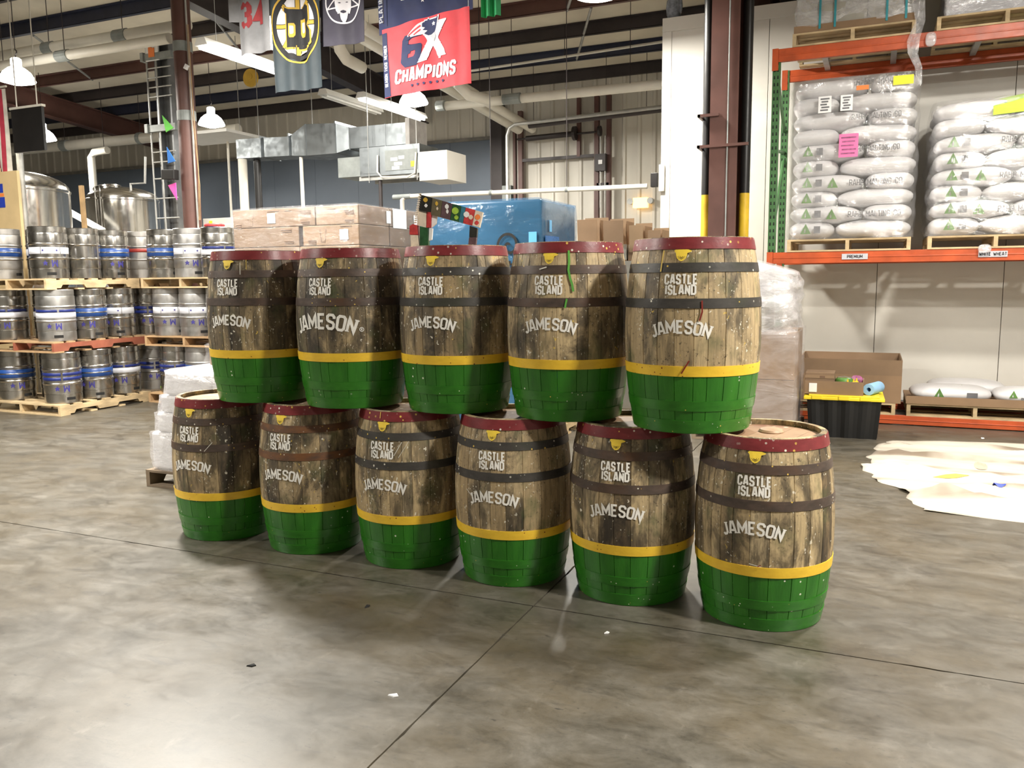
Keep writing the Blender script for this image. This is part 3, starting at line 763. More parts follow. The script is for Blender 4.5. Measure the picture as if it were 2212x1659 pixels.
KTXT2 = [place(shift(fill(star(sx_, 0, .017), .006, .02), 0, .342), on_keg(-.0002)).mesh('star', 'keg_ink') for sx_ in (-.095, .06)]
KSLOT = MB().lathe([(.2157, .042), (.2164, .046), (.2164, .074), (.2157, .078)], 6, -.24, .24).mesh('handle_slot', 'black_slot')
KVALVE = MB().lathe([(.03,.585),(.03,.615),(.022,.62),(0,.62)], 14).mesh('valve', 'keg_dull')
ORD = ['bottom', 'middle', 'top']
def keg(label, x, y, z, kind, mt='keg_steel', face=-.66, txt=True, slot=None, grp='stacked beer kegs'):
    t = thing('beer_keg', label, 'keg', (x, y, z), face, grp)
    link('body', KB[mt], t)
    for me in KBAND[kind]: link('label_band', me, t)
    if txt: link('letter', KTXT, t); link('star', KSTAR, t)
    if kind == 'white':
        for me in KTXT2: link('star', me, t)
    link('handle_slot', KSLOT, t, (0,0,0), (0, 0, slot if slot is not None else .35)); link('valve', KVALVE, t)
    return t
LP = .77
# main stack: a row along the aisle (k1..k3 going away), a row to the left
KEGS = {0: [('k1', -9.31, 7.24, 'double', 'keg_steel', -.62, True, .35), ('k2', -9.31, 7.71, 'solid', 'keg_steel', -1.0, True, .55), ('k3', -9.33, 8.18, 'bluewhite', 'keg_steel', -.8, True, .9),
            ('kl', -10.19, 7.26, 'solid', 'keg_steel', -.5, True, .45), ('km', -9.86, 7.62, 'double', 'keg_steel', -.5, True, .3), ('x1', -9.80, 8.10, 'plain', 'keg_dull', -.5, False, .3)],
        1: [('k1', -9.36, 7.26, 'bluewhite', 'keg_matte', -.70, True, .1), ('k2', -9.36, 7.73, 'solid', 'keg_steel', -.66, True, .5), ('k3', -9.38, 8.20, 'white', 'keg_steel', -.95, True, .35),
            ('kl', -10.25, 7.28, 'bluewhite', 'keg_steel', -.9, True, -.6), ('km', -9.92, 7.64, 'bluewhite', 'keg_steel', -.5, True, .2), ('x1', -9.86, 8.12, 'plain', 'keg_dull', -.5, False, .3)],
        2: [('k1', -9.43, 7.28, 'white', 'keg_steel', -.52, True, -.05), ('k2', -9.43, 7.75, 'plain', 'keg_steel', -.3, False, 1.2), ('k3', -9.44, 8.22, 'solid', 'keg_steel', -.35, True, .15),
            ('kl', -10.31, 7.30, 'solid', 'keg_dull', -.9, False, 1.2), ('km', -9.98, 7.66, 'white', 'keg_steel', -.9, False, .3), ('x1', -9.92, 8.14, 'plain', 'keg_dull', -.5, False, .3)]}
KDESC = {'k1': 'beer keg at the near corner of the %s tier of the left stack', 'k2': 'second keg from the near corner, %s tier of the left stack', 'k3': 'third keg from the near corner, %s tier of the left stack',
         'kl': 'beer keg cut by the left frame edge, %s tier', 'km': 'keg half hidden left of the near-corner keg, %s tier', 'x1': 'plain keg hidden inside the %s tier of the left stack'}
for lv, lst in KEGS.items():
    sx = [0, -.05, -.12][lv]
    pallet('%s pallet under the %s tier of the left keg stack' % (['pale pine', 'reddish brown', 'pale pine'][lv], ORD[lv]), -10.48+sx, 6.98+lv*.02, lv*LP, 1.42, 1.40, ['pallet_pine', 'pallet_tan', 'pallet_pine'][lv], .135, ['pallet_pine', 'pallet_red', 'pallet_pine'][lv], lv, 'pallets between the keg tiers')
    for (nm, x, y, kind, mt, face, tx, sl) in lst: keg(KDESC[nm] % ORD[lv], x, y, lv*LP+.135, kind, mt, face, tx, sl)
# corner kegs standing behind the first stack
K4 = [('double', 'keg_matte', True, .45), ('double', 'keg_steel', True, .8), ('red', 'keg_dull', False, .9)]
K4L = ['keg with lime tape under its slot, between the stacks, bottom tier', 'dark shaded keg between the two keg stacks, middle tier', 'red-banded keg on the top tier between the two stacks']
for lv in range(3):
    kind, mt, tx, sl = K4[lv]; xx = -9.28-.06*lv
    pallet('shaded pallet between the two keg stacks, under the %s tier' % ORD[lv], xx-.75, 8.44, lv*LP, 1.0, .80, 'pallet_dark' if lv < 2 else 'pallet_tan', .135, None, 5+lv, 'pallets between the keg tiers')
    t = keg(K4L[lv], xx, 8.70, lv*LP+.135, kind, mt, -.75, tx, sl)
    if lv == 0: MB().lathe([(.2157, .010), (.2164, .012), (.2164, .038), (.2157, .04)], 6, -.25+.45, .25+.45).build('tape', 'lime_tape', t)
# second stack, its row seen along the front
KB2 = {0: [('double', 'keg_steel', False), ('solid', 'keg_matte', False), ('plain', 'keg_dull', False)],
       1: [('white', 'keg_matte', True), ('white', 'keg_matte', True), ('double', 'keg_matte', True)],
       2: [('solid', 'keg_steel', False), ('white', 'keg_matte', True), ('bluewhite', 'keg_steel', True)]}
for lv, lst in KB2.items():
    pallet('tan pallet under the %s tier of the right keg stack' % ORD[lv], -8.98, 8.26, lv*LP, 1.38, 1.2, 'pallet_tan' if lv < 2 else 'pallet_pine', .135, None, 9+lv, 'pallets between the keg tiers')
    for i, (kind, mt, tx) in enumerate(lst):
        keg('%s keg from the left on the %s tier of the right stack' % (['first', 'second', 'third'][i], ORD[lv]), -8.73+.465*i+(.05 if lv == 0 else 0)-(.04 if lv == 2 else 0), 8.50, lv*LP+.135, kind, mt, -.82+.1*i, tx, [.7, .3, -.1][i])
        keg('%s of three back-row kegs on the %s tier, right stack' % (['left', 'middle', 'right'][i], ORD[lv]), -8.73+.465*i, 8.97, lv*LP+.135, 'plain', 'keg_dull', -.8, False, .5) if lv == 2 else None

# ================================================================== TANKS, COLUMN, MAST (left)
def tank(label, x, y, r, zs, zt, man):
    t = thing('brewing_tank', label, 'tank', (x, y, 0), 0, 'domed steel tanks')
    MB().lathe([(0,.5),(r*.5,.55),(r,.95),(r,zs),(r+.012,zs+.01),(r+.012,zs+.04),(r,zs+.05)], 48).build('shell', 'tank_steel', t, smooth=40)
    pr = [(r,zs+.05)]+[(r*cos(a), zs+.05+(zt-zs-.05)*sin(a)) for a in [pi/2*i/8 for i in range(1, 9)]]
    MB().lathe(pr, 48).build('dome', 'tank_steel', t, smooth='all')
    for a in (.8, 2.4, 4.0, 5.5): MB().cyl((r*.8*cos(a), r*.8*sin(a), 0), (r*.8*cos(a), r*.8*sin(a), 1.0), .05, 10).build('leg', 'tank_steel', t)
    if man:
        MB().lathe([(.22,0),(.22,.06),(.25,.065),(.25,.09),(.20,.11),(0,.13)], 24).build('manway', 'tank_steel', t, (-.25, -.1, zt-.09), (0, -.2, 0), smooth=40)
        MB().tube([(.45,-.2,zt-.3),(.45,-.2,zt+.02),(.7,-.1,zt+.03),(.75,-.1,zt+.5)], .022, 8).build('vent_pipe', 'pipe_grey', t)
        MB().cyl((.05,-r-.02,.9), (.05,-r-.02,zt-.05), .012, 6).cyl((.16,-r-.01,.9), (.16,-r-.01,zt-.05), .012, 6).build('ladder_rail', 'tank_steel', t)
    else:
        MB().box(.25,-r-.03,zs-.35,.60,-r+.16,zs-.30).build('bracket', 'tank_steel', t)
tank('large bright domed steel tank at the far left behind the kegs', -12.42, 9.05, .80, 3.02, 3.36, False)
tank('smaller domed steel tank with a round hatch, left of the brown column', -13.1, 11.75, .63, 3.12, 3.40, True)
cl = thing('round_column', 'round brown steel column rising behind the keg stacks', 'column', (-9.18, 9.46, 0))
MB().cyl((0,0,.02), (0,0,roof(9.46)-.46), .128, 28).build('shaft', 'iron_brown', cl, smooth=40)
MB().box(-.2,-.2,0,.2,.2,.02).build('base_plate', 'iron_brown', cl)
for z in (4.93, 3.98): MB().cyl((0,0,z-.07), (0,0,z+.07), .134, 24).build('clamp_band', 'clamp_grey', cl)
MB().cyl((.155,-.06,2.2), (.155,-.06,roof(9.4)-.1), .014, 8).build('conduit', 'pipe_grey', cl)
MB().tube([(.20,-.08,5.2),(.21,-.08,4.0),(.24,-.08,3.2),(.2,-.08,2.5)], .006, 6).tube([(.18,-.08,5.2),(.17,-.08,4.1),(.25,-.08,3.0),(.22,-.08,2.5)], .005, 6).build('cord', 'pallet_tan', cl)
MB().box(-.02,-.035,-.035,.02,.035,.035).build('junction_box', 'paper_white', cl, (.165,-.12,4.62), (0,.5,.4))
ms = thing('lift_mast', 'grey steel lift mast with guide rails left of the brown column', 'mast', (-10.13, 10.0, 0))
MB().box(-.06,.02,0,.24,.06,5.30).box(-.06,-.1,0,-.03,.02,5.30).box(.21,-.1,0,.24,.02,5.30).build('channel', 'mast_grey', ms)
for x in (-.17, .02): MB().cyl((x,-.14,0), (x,-.14,5.28), .014, 6).build('guide_rail', 'pipe_grey', ms)
for z in (2.6, 2.9, 3.2, 3.45, 3.60, 4.42, 4.56, 4.7, 4.84): MB().cyl((-.17,-.14,z), (.30,-.14,z), .010, 6).build('rung', 'pipe_grey', ms)
for z in (5.0, 3.95):
    MB().box(-.22,-.18,z-.05,.36,-.12,z+.05).box(-.24,-.2,z-.06,-.18,-.1,z+.07).build('bracket', 'clamp_grey', ms)
sg = tag(MB().box(-.14,-.012,-.20,.12,.012,.22).build('sign', 'paper_white', None, (-10.14, 9.835, 5.14)), 'white sticker sign with orange print on top of the grey mast', 'sign')
MB().box(-.07,-.02,-.15,.0,-.013,.14).box(0,-.02,-.15,.05,-.013,-.02).build('print', 'label_orange', sg)
def pennant(label, p, m, s=.14, rot=0.0):
    o = tag(MB().add([(-.5*s,0,0),(.5*s,0,0),(.25*s,-.01,-1.6*s),(-.5*s,.012,0),(.5*s,.012,0),(.25*s,.002,-1.6*s)], [(0,1,2),(5,4,3),(0,3,4,1),(1,4,5,2),(2,5,3,0)]).build('pennant', m, None, p, (0, rot, 0)), label, 'pennant', 'small pennants strung on the column')
pennant('small lime green pennant on the brown column', (-9.36, 9.30, 3.78), 'pennant_green', .15, 2.8)
pennant('small blue pennant above the black box on the column', (-9.36, 9.30, 3.33), 'pennant_blue', .14, 3.0)
pennant('small pink pennant below the black box on the column', (-9.36, 9.28, 3.02), 'pennant_pink', .15, -.2)
tag(MB().box(-.13,-.05,-.07,.11,.05,.07).build('speaker_box', 'black_paint', None, (-9.36, 9.27, 3.15), (0,.06,0), bev=.008), 'small black box strapped to the brown column', 'box')
tag(MB().box(-.035,-.02,0,.035,.02,3.05).build('timber_post', 'stick_wood', None, (-10.82, 9.0, 0), (0,-.01,0)), 'upright timber stick between the two steel tanks', 'timber')
tag(MB().cyl((0,0,0),(0,0,3.6),.045,10).build('grey_pole', 'pipe_grey', None, (-11.05, 8.2, 0), smooth=40), 'grey steel pole beside the plywood board, far left', 'pole')
pb = tag(MB().box(-.55,-.02,0,.30,.02,3.14).build('plywood_board', 'plywood', None, (-11.03, 7.92, 0)), 'pale plywood board behind the kegs at the left frame edge', 'board')
MB().box(-.36,-.025,2.66,.02,-.021,2.80).box(-.36,-.025,2.86,.0,-.021,2.98).build('print', 'paint_blue', pb); MB().box(-.36,-.025,2.81,.01,-.021,2.85).build('print', 'label_orange', pb)
MB().box(-.035,-.03,3.14,.035,.03,3.2).build('cap_rail', 'plywood', pb, (-.12,0,0))
def cloth_fn(wd, h, amp, nw, ph=0.0, droop=0.0):
    return lambda x, z: amp*sin(nw*2*pi*(x/wd)+ph+.6*sin(z/h*2.1+ph))*(.35+.65*(1-(z+h/2)/h)) + droop*.0
def cloth(name, m, wd, h, fn, parent=None, loc=(0,0,0), nx=84, nz=24, ragged=0.0, edge=None):
    vs = []
    for j in range(nz+1):
        for i in range(nx+1):
            x = -wd/2+wd*i/nx; z = -h/2+h*j/nz
            dz = edge(x, z) if edge else 0
            vs.append((x, fn(x, z), z+dz))
    n = len(vs); back = [(x, yy+.004, z) for x, yy, z in vs]
    fs = []
    for j in range(nz):
        for i in range(nx):
            a = j*(nx+1)+i; q = (a, a+1, a+nx+2, a+nx+1); fs.append(q); fs.append(tuple(n+k for k in reversed(q)))
    return MB().add(vs+back, fs).build(name, m, parent, loc, smooth='all')
def printed(name, quads, fn, m, parent, edge=None, off=.006, loc=(0,0,0)):
    return place(quads, lambda x, z: (x, fn(x, z)-off*.6, z+(edge(x, z) if edge else 0))).build(name, m, parent, loc, smooth=False)
# stars and stripes at the far left: its lower right corner of stripes shows
us = thing('stripe_flag', 'red and white striped flag hanging at the left frame edge', 'flag', (-11.35, 8.0, 3.68))
fu = cloth_fn(.76, 1.15, .03, 2.2, .4)
cloth('cloth', 'us_white', .76, 1.15, fu, us)
for i in range(6): printed('stripe', fill([(-.37+.125*i,-.57),(-.305+.125*i,-.57),(-.305+.125*i,.57),(-.37+.125*i,.57)], .06, .03), fu, 'us_red', us, off=.005)
MB().cyl((-.55,0,.60), (.42,0,.60), .014, 8).build('rod', 'pipe_white', us); MB().cyl((0,0,.6),(0,0,roof(8)-3.68),.004,5).build('cord','pipe_white',us)
bn = tag(MB().box(-.30,-.02,-.30,.30,.02,.27).build('black_banner', 'black_paint', None, (-10.62, 8.05, 3.70)), 'black screen hanging right of the striped flag', 'screen')
MB().box(-.32,-.03,.27,.32,.03,.30).build('top_bar', 'pipe_white', bn); MB().cyl((-.2,0,.3),(-.2,0,roof(8)-3.70),.008,6).cyl((.2,0,.3),(.2,0,roof(8)-3.70),.008,6).build('drop_rod', 'pipe_white', bn)
# wrenching yellow disc on the roof beam
tag(MB().cyl((0,-.02,0),(0,.02,0),.15,20).cyl((0,-.03,.02),(0,-.02,.02),.05,10).build('yellow_disc', 'flag_gold', None, (-9.88, 11.7, 5.05)), 'yellow disc fixed to the roof beam behind the strip light', 'disc')

# ================================================================== FLAGS hanging across the hall at y = 7.5
FY = 7.5
def hang(t, xs, z0):
    for x in xs: MB().cyl((x, 0, z0), (x, 0, roof(FY)-t.location.z), .004, 5).build('cord', 'iron_dark', t)
# jersey
jy = thing('jersey', 'grey sports jersey with red number 34 hanging from the roof', 'jersey', (-6.25, FY, 4.47))
fj = lambda x, z: .035*sin(x*22+.5)*(.6-.5*z)
cloth('body', 'jersey_grey', .44, .80, fj, jy)
cloth('sleeve', 'jersey_grey', .16, .42, fj, jy, (-.26,.02,.17)); cloth('sleeve', 'jersey_grey', .16, .42, fj, jy, (.27,.02,.17))
printed('number', shift(text_quads('34', .22, .24, .14, 0, False, .85), -.015, .0), fj, 'jersey_red', jy, off=.007)
printed('name_arch', shift(fill([(-.14,-.05),(.14,-.03),(.13,.05),(-.13,.04)], .02, .04), -.01, .26), fj, 'jersey_red', jy, off=.007)
hang(jy, (-.15, .15), .4)
# crest flag: spoked wheel with a heavy letter B
cf = thing('crest_flag', 'dark flag with gold-and-white spoked B crest', 'flag', (-5.70, FY, 4.22))
fc = lambda x, z: .030*sin(x*13+1.0+1.2*z)+.018*sin(x*29)
ec = lambda x, z: (-.04*(x/.33)**2*0+.03*sin(x*9)) if z < -.55 else 0
cloth('cloth', 'flag_slate', .64, 1.18, fc, cf, edge=None)
def ell(cx, cy, rx, ry, a0=0, a1=2*pi, n=40): return [(cx+rx*cos(a0+(a1-a0)*i/n), cy+ry*sin(a0+(a1-a0)*i/n)) for i in range(n+1)]
CX, CZ = .01, .07
printed('crest_ring', stroke(ell(CX, CZ, .295, .375), .018, .015), fc, 'flag_gold', cf, off=.008)
printed('crest_black', fill(ell(CX, CZ, .283, .362), .03, .04), fc, 'flag_black', cf, off=.006)
printed('crest_white', fill([ell(CX, CZ, .235, .305)], .03, .04), fc, 'flag_white', cf, off=.010)
sp = []
for a in (R(90), R(45), R(0), R(-45), R(-90), R(-135), R(180), R(135)):
    sp += stroke([(CX+.08*cos(a), CZ+.1*sin(a)), (CX+.236*cos(a), CZ+.306*sin(a))], .052, .015)
stuff(printed('crest_spoke_edges', sp, fc, 'flag_black', cf, off=.013))
sp2 = []
for a in (R(90), R(45), R(0), R(-45), R(-90), R(-135), R(180), R(135)):
    sp2 += stroke([(CX+.08*cos(a), CZ+.1*sin(a)), (CX+.234*cos(a), CZ+.304*sin(a))], .038, .015)
stuff(printed('crest_spokes', sp2, fc, 'flag_gold', cf, off=.016))
Bout = [(-.15,.20),(-.13,.17),(.03,.15),(.12,.19),(.16,.15),(.16,.02),(.13,-.02),(.17,-.08),(.17,-.20),(.10,-.25),(.0,-.24),(-.02,-.215),(-.04,-.24),(-.12,-.235),(-.12,.12),(-.15,.14)]
Bout = [((x*1.16 if x > 0 else x*1.12)+CX, z*1.08+CZ+.01) for x, z in Bout]
printed('letter_outline', fill(Bout, .02, .04), fc, 'flag_gold', cf, off=.019)
bc = (sum(p[0] for p in Bout)/len(Bout), sum(p[1] for p in Bout)/len(Bout))
printed('letter_black', fill([(bc[0]+(x-bc[0])*.90, bc[1]+(z-bc[1])*.92) for x, z in Bout], .02, .04), fc, 'flag_black', cf, off=.022)
for (x, z, s) in ((-.058, -.05, .80), (.072, -.035, 1.0)):
    o = [(-.045*s,.08*s),(.03*s,.08*s),(.045*s,.06*s),(.045*s,-.07*s),(.02*s,-.10*s),(-.03*s,-.10*s),(-.045*s,-.07*s)]
    printed('letter_eye_edge', shift(fill(o, .02, .04), x+CX, z+CZ+.01), fc, 'flag_gold', cf, off=.025)
    printed('letter_eye', shift(fill(o, .02, .04), x+CX, z+CZ+.01, .58), fc, 'flag_white', cf, off=.028)
hang(cf, (-.28, .28), .59)
# charcoal flag with a white ring, five-pointed star and a pale bearded horned head
pf = thing('pentagram_flag', 'charcoal flag with white ringed star and bearded head', 'flag', (-5.14, FY+.04, 4.44))
fp = lambda x, z: .02*sin(x*11+.3)+.012*sin(x*25+z*3)
cloth('cloth', 'flag_charcoal', .52, .80, fp, pf)
printed('ring', stroke(ell(.01, .03, .205, .22), .016, .015), fp, 'flag_white', pf, off=.007)
st5 = [(.01+.20*sin(pi+2*pi*k*2/5), .03+.215*cos(pi+2*pi*k*2/5)) for k in range(6)]
printed('star', stroke(st5, .014, .015), fp, 'flag_white', pf, off=.008)
head = [(-.075,.12),(-.085,.02),(-.075,-.06),(-.05,-.10),(-.035,-.085),(-.025,-.15),(.01,-.20),(.035,-.14),(.045,-.085),(.06,-.10),(.08,-.05),(.085,.03),(.075,.12),(.085,.22),(.055,.15),(.035,.17),(.02,.14),(0,.17),(-.02,.14),(-.04,.165),(-.055,.15),(-.085,.22)]
printed('head', fill([(x+.01, z) for x, z in head], .015, .03), fp, 'flag_white', pf, off=.011)
printed('face', shift(fill(ell(.01, -.075, .028, .016, n=16), .008, .02), 0, 0)+fill(ell(-.025, .012, .016, .005, n=10), .004, .02)+fill(ell(.045, .018, .016, .005, n=10), .004, .02), fp, 'flag_charcoal', pf, off=.014)
hang(pf, (-.22, .22), .40)
# navy champions flag above, red one below
nf = thing('navy_flag', 'navy champions flag with five white stars above the red one', 'flag', (-4.16, FY+.01, 4.50))
fn_ = lambda x, z: .02*sin(x*7+.8)+.012*sin(x*17+4*z)
en = lambda x, z: (.11*(x/1.06+.5)-.06)*(1 if z < 0 else 0)*(-z/.36)
cloth('cloth', 'flag_navy', 1.06, .74, fn_, nf, edge=en)
for i in range(5): printed('star', fill(star(-.02+i*.062, -.155+i*.012, .024), .008, .02), fn_, 'flag_white', nf, en, .008)
printed('lettering', shift(text_quads('CHAMPIONS', .13, .22, .14, .12, False, .82), .12, -.045), fn_, 'flag_white', nf, en, .008)
printed('side_lettering', shift(text_quads('PLATINUM', .05, .2, .2), -.49, -.13, 1, pi/2), fn_, 'flag_silver', nf, en, .008)
hang(nf, (-.5, .5), .37)
rf = thing('champions_flag', 'bright red flag reading 6X CHAMPIONS below the navy flag', 'flag', (-4.12, FY-.06, 3.80))
fr = lambda x, z: .016*sin(x*8+.2)+.010*sin(x*19+3*z)+(.05*max(0, (x-.30))*sin(x*40))
er = lambda x, z: 0.035*sin(x*3.3+.4)*(1 if z > 0 else .3)+.03*x
cloth('cloth', 'flag_red', .98, .68, fr, rf, nx=48, edge=er)
printed('navy_border', fill([(-.488,-.335),(-.40,-.335),(-.425,.18),(-.43,.30),(-.488,.30)], .04, .04), fr, 'flag_navy', rf, er, .006)
printed('side_lettering', shift(text_quads('SEASON TICKET MEMBER', .034, .19, .16, 0, False, .75), -.452, -.03, 1, pi/2), fr, 'flag_white', rf, er, .010)
SIX = [[(-.255,.18),(-.215,.225),(-.02,.235),(-.05,.165),(-.07,.17),(-.175,.165),(-.185,.115),(-.055,.125),(-.035,.09),(-.055,-.05),(-.10,-.085),(-.235,-.085),(-.28,-.04)],
       [(-.19,.045),(-.105,.055),(-.115,.005),(-.20,.0)]]
printed('six', fill(SIX, .018, .04), fr, 'flag_navy', rf, er, .008)
XX = [(-.085,-.07),(.0,-.065),(.075,.06),(.135,-.045),(.225,-.035),(.13,.125),(.235,.275),(.15,.28),(.085,.19),(.035,.275),(-.03,.20),(.02,.12)]
printed('x', fill(XX, .018, .04), fr, 'flag_white', rf, er, .010)
printed('lettering', shift(text_quads('CHAMPIONS', .112, .23, .14, .12, False, .80), -.005, -.165), fr, 'flag_white', rf, er, .010)
for i in range(6): printed('star', fill(star(-.155+i*.066, -.268, .020), .008, .02), fr, 'flag_navy', rf, er, .010)
# streamlined head emblem: white rim, navy cap with star, red tail streaks, silver jaw
wing = [(-.20,.20),(-.08,.29),(.03,.325),(.11,.315),(.155,.33),(.125,.20),(.10,.13),(.085,.09),(.03,.15),(-.03,.185),(-.06,.19),(-.10,.185),(-.14,.19)]
printed('emblem_rim', fill(wing, .012, .03), fr, 'flag_white', rf, er, .013)
cap = [(-.03,.292),(.03,.313),(.105,.302),(.14,.316),(.113,.215),(.10,.185),(.06,.165),(.03,.165),(-.015,.19),(.03,.213),(-.025,.225),(.0,.245),(-.03,.255)]
printed('emblem_cap', fill(cap, .010, .03), fr, 'flag_navy', rf, er, .016)
printed('emblem_tail', stroke([(-.175,.203),(-.045,.272)], .016, .03)+stroke([(-.115,.197),(-.045,.235)], .013, .03), fr, 'flag_red', rf, er, .016)
printed('emblem_jaw', fill([(.05,.150),(.10,.18),(.108,.14),(.088,.10),(.075,.125)], .01, .03), fr, 'flag_silver', rf, er, .018)
printed('emblem_star', fill(star(.09, .262, .024), .006, .02), fr, 'flag_white', rf, er, .019)
hang(rf, (-.47, .47), .35)
gc = thing('green_cloth', 'bright green pleated cloth at the top edge right of the navy flag', 'cloth', (-3.44, FY, 4.42))
cloth('cloth', 'flag_green', .19, .66, lambda x, z: .025*sin(x*75), gc, nx=40); hang(gc, (0,), .33)

# ================================================================== PIPES AND DUCTS OVERHEAD
def pipe(name, label, pts, r, m, cat='pipe', collars=(), hangers=(), grp=None, n=14):
    t = thing(name, label, cat, (0,0,0), 0, grp)
    MB().tube(pts, r, n).build('run', m, t, smooth=50)
    for (p, q) in collars: MB().cyl(p, q, r*1.16, n).build('collar', 'clamp_grey', t)
    for p in hangers: MB().cyl(p, (p[0], p[1], roof(p[1])+.2), .006, 6).build('hanger', 'iron_dark', t)
    return t
pipe('white_pipe', 'upper of two big white pipes crossing to the brown column', [(-20, 9.72, 5.33), (-9.3, 9.72, 5.33)], .085, 'pipe_white', collars=(((-12.3,9.72,5.33),(-12.1,9.72,5.33)), ((-10.75,9.72,5.33),(-10.5,9.72,5.33))), hangers=((-12.2,9.72,5.33),(-10.6,9.72,5.33),(-14,9.72,5.33)), grp='big white pipes upper left')
pipe('white_pipe', 'lower of two big white pipes crossing to the brown column', [(-20, 9.5, 5.10), (-9.45, 9.5, 5.10)], .075, 'pipe_white', collars=(((-11.75,9.5,5.10),(-11.5,9.5,5.10)),), hangers=((-11.6,9.5,5.10),(-13,9.5,5.10)), grp='big white pipes upper left')
pipe('white_pipe', 'pale pipe running level above the steel tanks', [(-20.5, 14, 4.78), (-12.2, 14, 4.74)], .11, 'pipe_white', collars=(((-17.4,14,4.77),(-17.2,14,4.77)), ((-15,14,4.76),(-14.9,14,4.76))), hangers=((-17.3,14,4.8),(-14.95,14,4.8)))
pipe('white_pipe', 'large white pipe crossing from the lamp to the cooler wall', [(-7.0, 13.05, 4.56), (-2.8, 13.05, 4.55)], .075, 'pipe_white', collars=(((-5.75,13,4.555),(-5.45,13,4.555)), ((-7.0,13,4.56),(-6.85,13,4.56))), hangers=((-5.6,13,4.6),(-6.92,13,4.6),(-3.6,13,4.6)))
pipe('white_pipe', 'thin white pipe at box height ending at the cooler corner', [(-6.55, 11.0, 2.55), (-6.55, 11.0, 2.80), (-6.50, 11.0, 2.845), (-6.4, 11.0, 2.85), (-2.80, 11.0, 2.81)], .033, 'pipe_white', collars=(((-5.1,11,2.838),(-5.06,11,2.838)), ((-3.95,11,2.826),(-3.91,11,2.826)), ((-6.7,11,2.85),(-6.4,11,2.85))), hangers=((-5.08,11,2.85),(-3.93,11,2.84)))
pipe('conduit', 'grey conduit bending from the far wall post toward the cooler', [(-6.57, 15, 2.4), (-6.57, 15, 4.33), (-6.52, 15, 4.47), (-6.40, 15, 4.53), (-2.9, 15, 4.62)], .035, 'pipe_grey', hangers=((-4.6,15,4.6),))
pipe('rail', 'black rail below the large white pipe at the far wall', [(-6.2, 15.2, 4.52), (-2.9, 15.2, 4.62)], .055, 'iron_dark', hangers=((-6.1,15.2,4.53),(-3.9,15.2,4.6)))
pipe('conduit', 'thin pale conduit crossing high above the far wall', [(-7.3, 13.9, 5.30), (-2.8, 13.9, 5.42)], .022, 'pipe_white', hangers=((-5,13.9,5.3),))
pipe('insulated_pipe', 'left of the lagged white pipes running toward the far wall', [(-6.75, 9.9, 5.05), (-6.75, 16, 4.62)], .10, 'pipe_white', collars=(((-6.75,11.0,4.98),(-6.75,11.12,4.97)), ((-6.75,13.6,4.79),(-6.75,13.7,4.785))), hangers=((-6.75,11,5),(-6.75,13.6,4.8)), grp='lagged pipes')
pipe('insulated_pipe', 'right of the lagged white pipes running toward the far wall', [(-6.45, 9.9, 5.0), (-6.45, 16, 4.60)], .085, 'pipe_white', collars=(((-6.45,12.2,4.87),(-6.45,12.32,4.87)),), hangers=((-6.45,12.2,4.9),), grp='lagged pipes')
pipe('elbow_pipe', 'fat white elbow pipe dropping beside the crest flag', [(-7.05, 10.2, 6.18), (-7.05, 10.2, 5.0), (-7.05, 10.25, 4.85), (-7.05, 10.4, 4.75), (-7.05, 10.8, 4.72)], .085, 'pipe_white', hangers=((-7.05,10.6,4.7),))
pipe('elbow_pipe', 'white elbow pipe dropping left of the red flag', [(-6.1, 12.0, 6.03), (-6.1, 12.0, 4.85), (-6.09, 12.05, 4.62), (-6.0, 12.2, 4.50), (-5.8, 12.5, 4.46)], .085, 'pipe_white', hangers=((-5.9,12.4,4.5),))
pipe('pipe_drop', 'white pipe drop with elbow between the steel tanks', [(-15.9, 13.5, 0), (-15.9, 13.5, 4.35), (-15.8, 13.5, 4.45), (-15.4, 13.5, 4.47)], .08, 'pipe_white', hangers=((-15.5,13.5,4.5),))
pipe('pipe_drop', 'pale pipe pair rising behind the smaller tank', [(-13.9, 13.8, 0), (-13.9, 13.8, 4.60)], .075, 'pipe_white')
# galvanised duct with a flared middle and grille
DY = 11.5
du = thing('air_duct', 'galvanised air duct with a flared middle section', 'duct', (0, DY, 0))
def seg(x0, x1, a, b, name='section'):
    (za0, za1, ya), (zb0, zb1, yb) = a, b
    MB().add([(x0,-ya,za0),(x0,ya,za0),(x0,ya,za1),(x0,-ya,za1),(x1,-yb,zb0),(x1,yb,zb0),(x1,yb,zb1),(x1,-yb,zb1)], [(0,3,2,1),(4,5,6,7),(0,1,5,4),(1,2,6,5),(2,3,7,6),(3,0,4,7)]).build(name, 'galvanised', du)
seg(-9.9, -9.37, (3.66,3.97,.22), (3.65,3.96,.22)); seg(-9.37, -8.80, (3.65,3.96,.22), (3.635,3.94,.22))
seg(-8.80, -8.42, (3.635,3.94,.22), (3.60,4.09,.30)); seg(-8.42, -7.85, (3.60,4.09,.30), (3.60,4.06,.30)); seg(-7.85, -7.62, (3.60,4.06,.30), (3.66,3.98,.25))
for a, b in ((-7.62,-7.28), (-7.28,-6.97), (-6.97,-6.60)): seg(a, b, (3.66,3.98,.25), (3.66,3.98,.25))
for x in (-9.37, -8.80, -8.42, -7.85, -7.62, -7.28, -6.97): MB().box(x-.012, -.31 if -8.5 < x < -7.8 else -.255, 3.60 if -8.5 < x < -7.8 else 3.64, x+.012, .3 if -8.5 < x < -7.8 else .25, 4.09 if -8.5 < x < -7.8 else 3.985).build('seam', 'galvanised', du)
MB().box(-6.60,-.27,3.60,-6.53,.27,4.04).build('grille', 'grille', du)
for x in (-9.6, -8.5, -7.45, -7.0): MB().cyl((x,0,3.9),(x,0,roof(DY)),.006,6).build('hanger', 'pipe_grey', du)
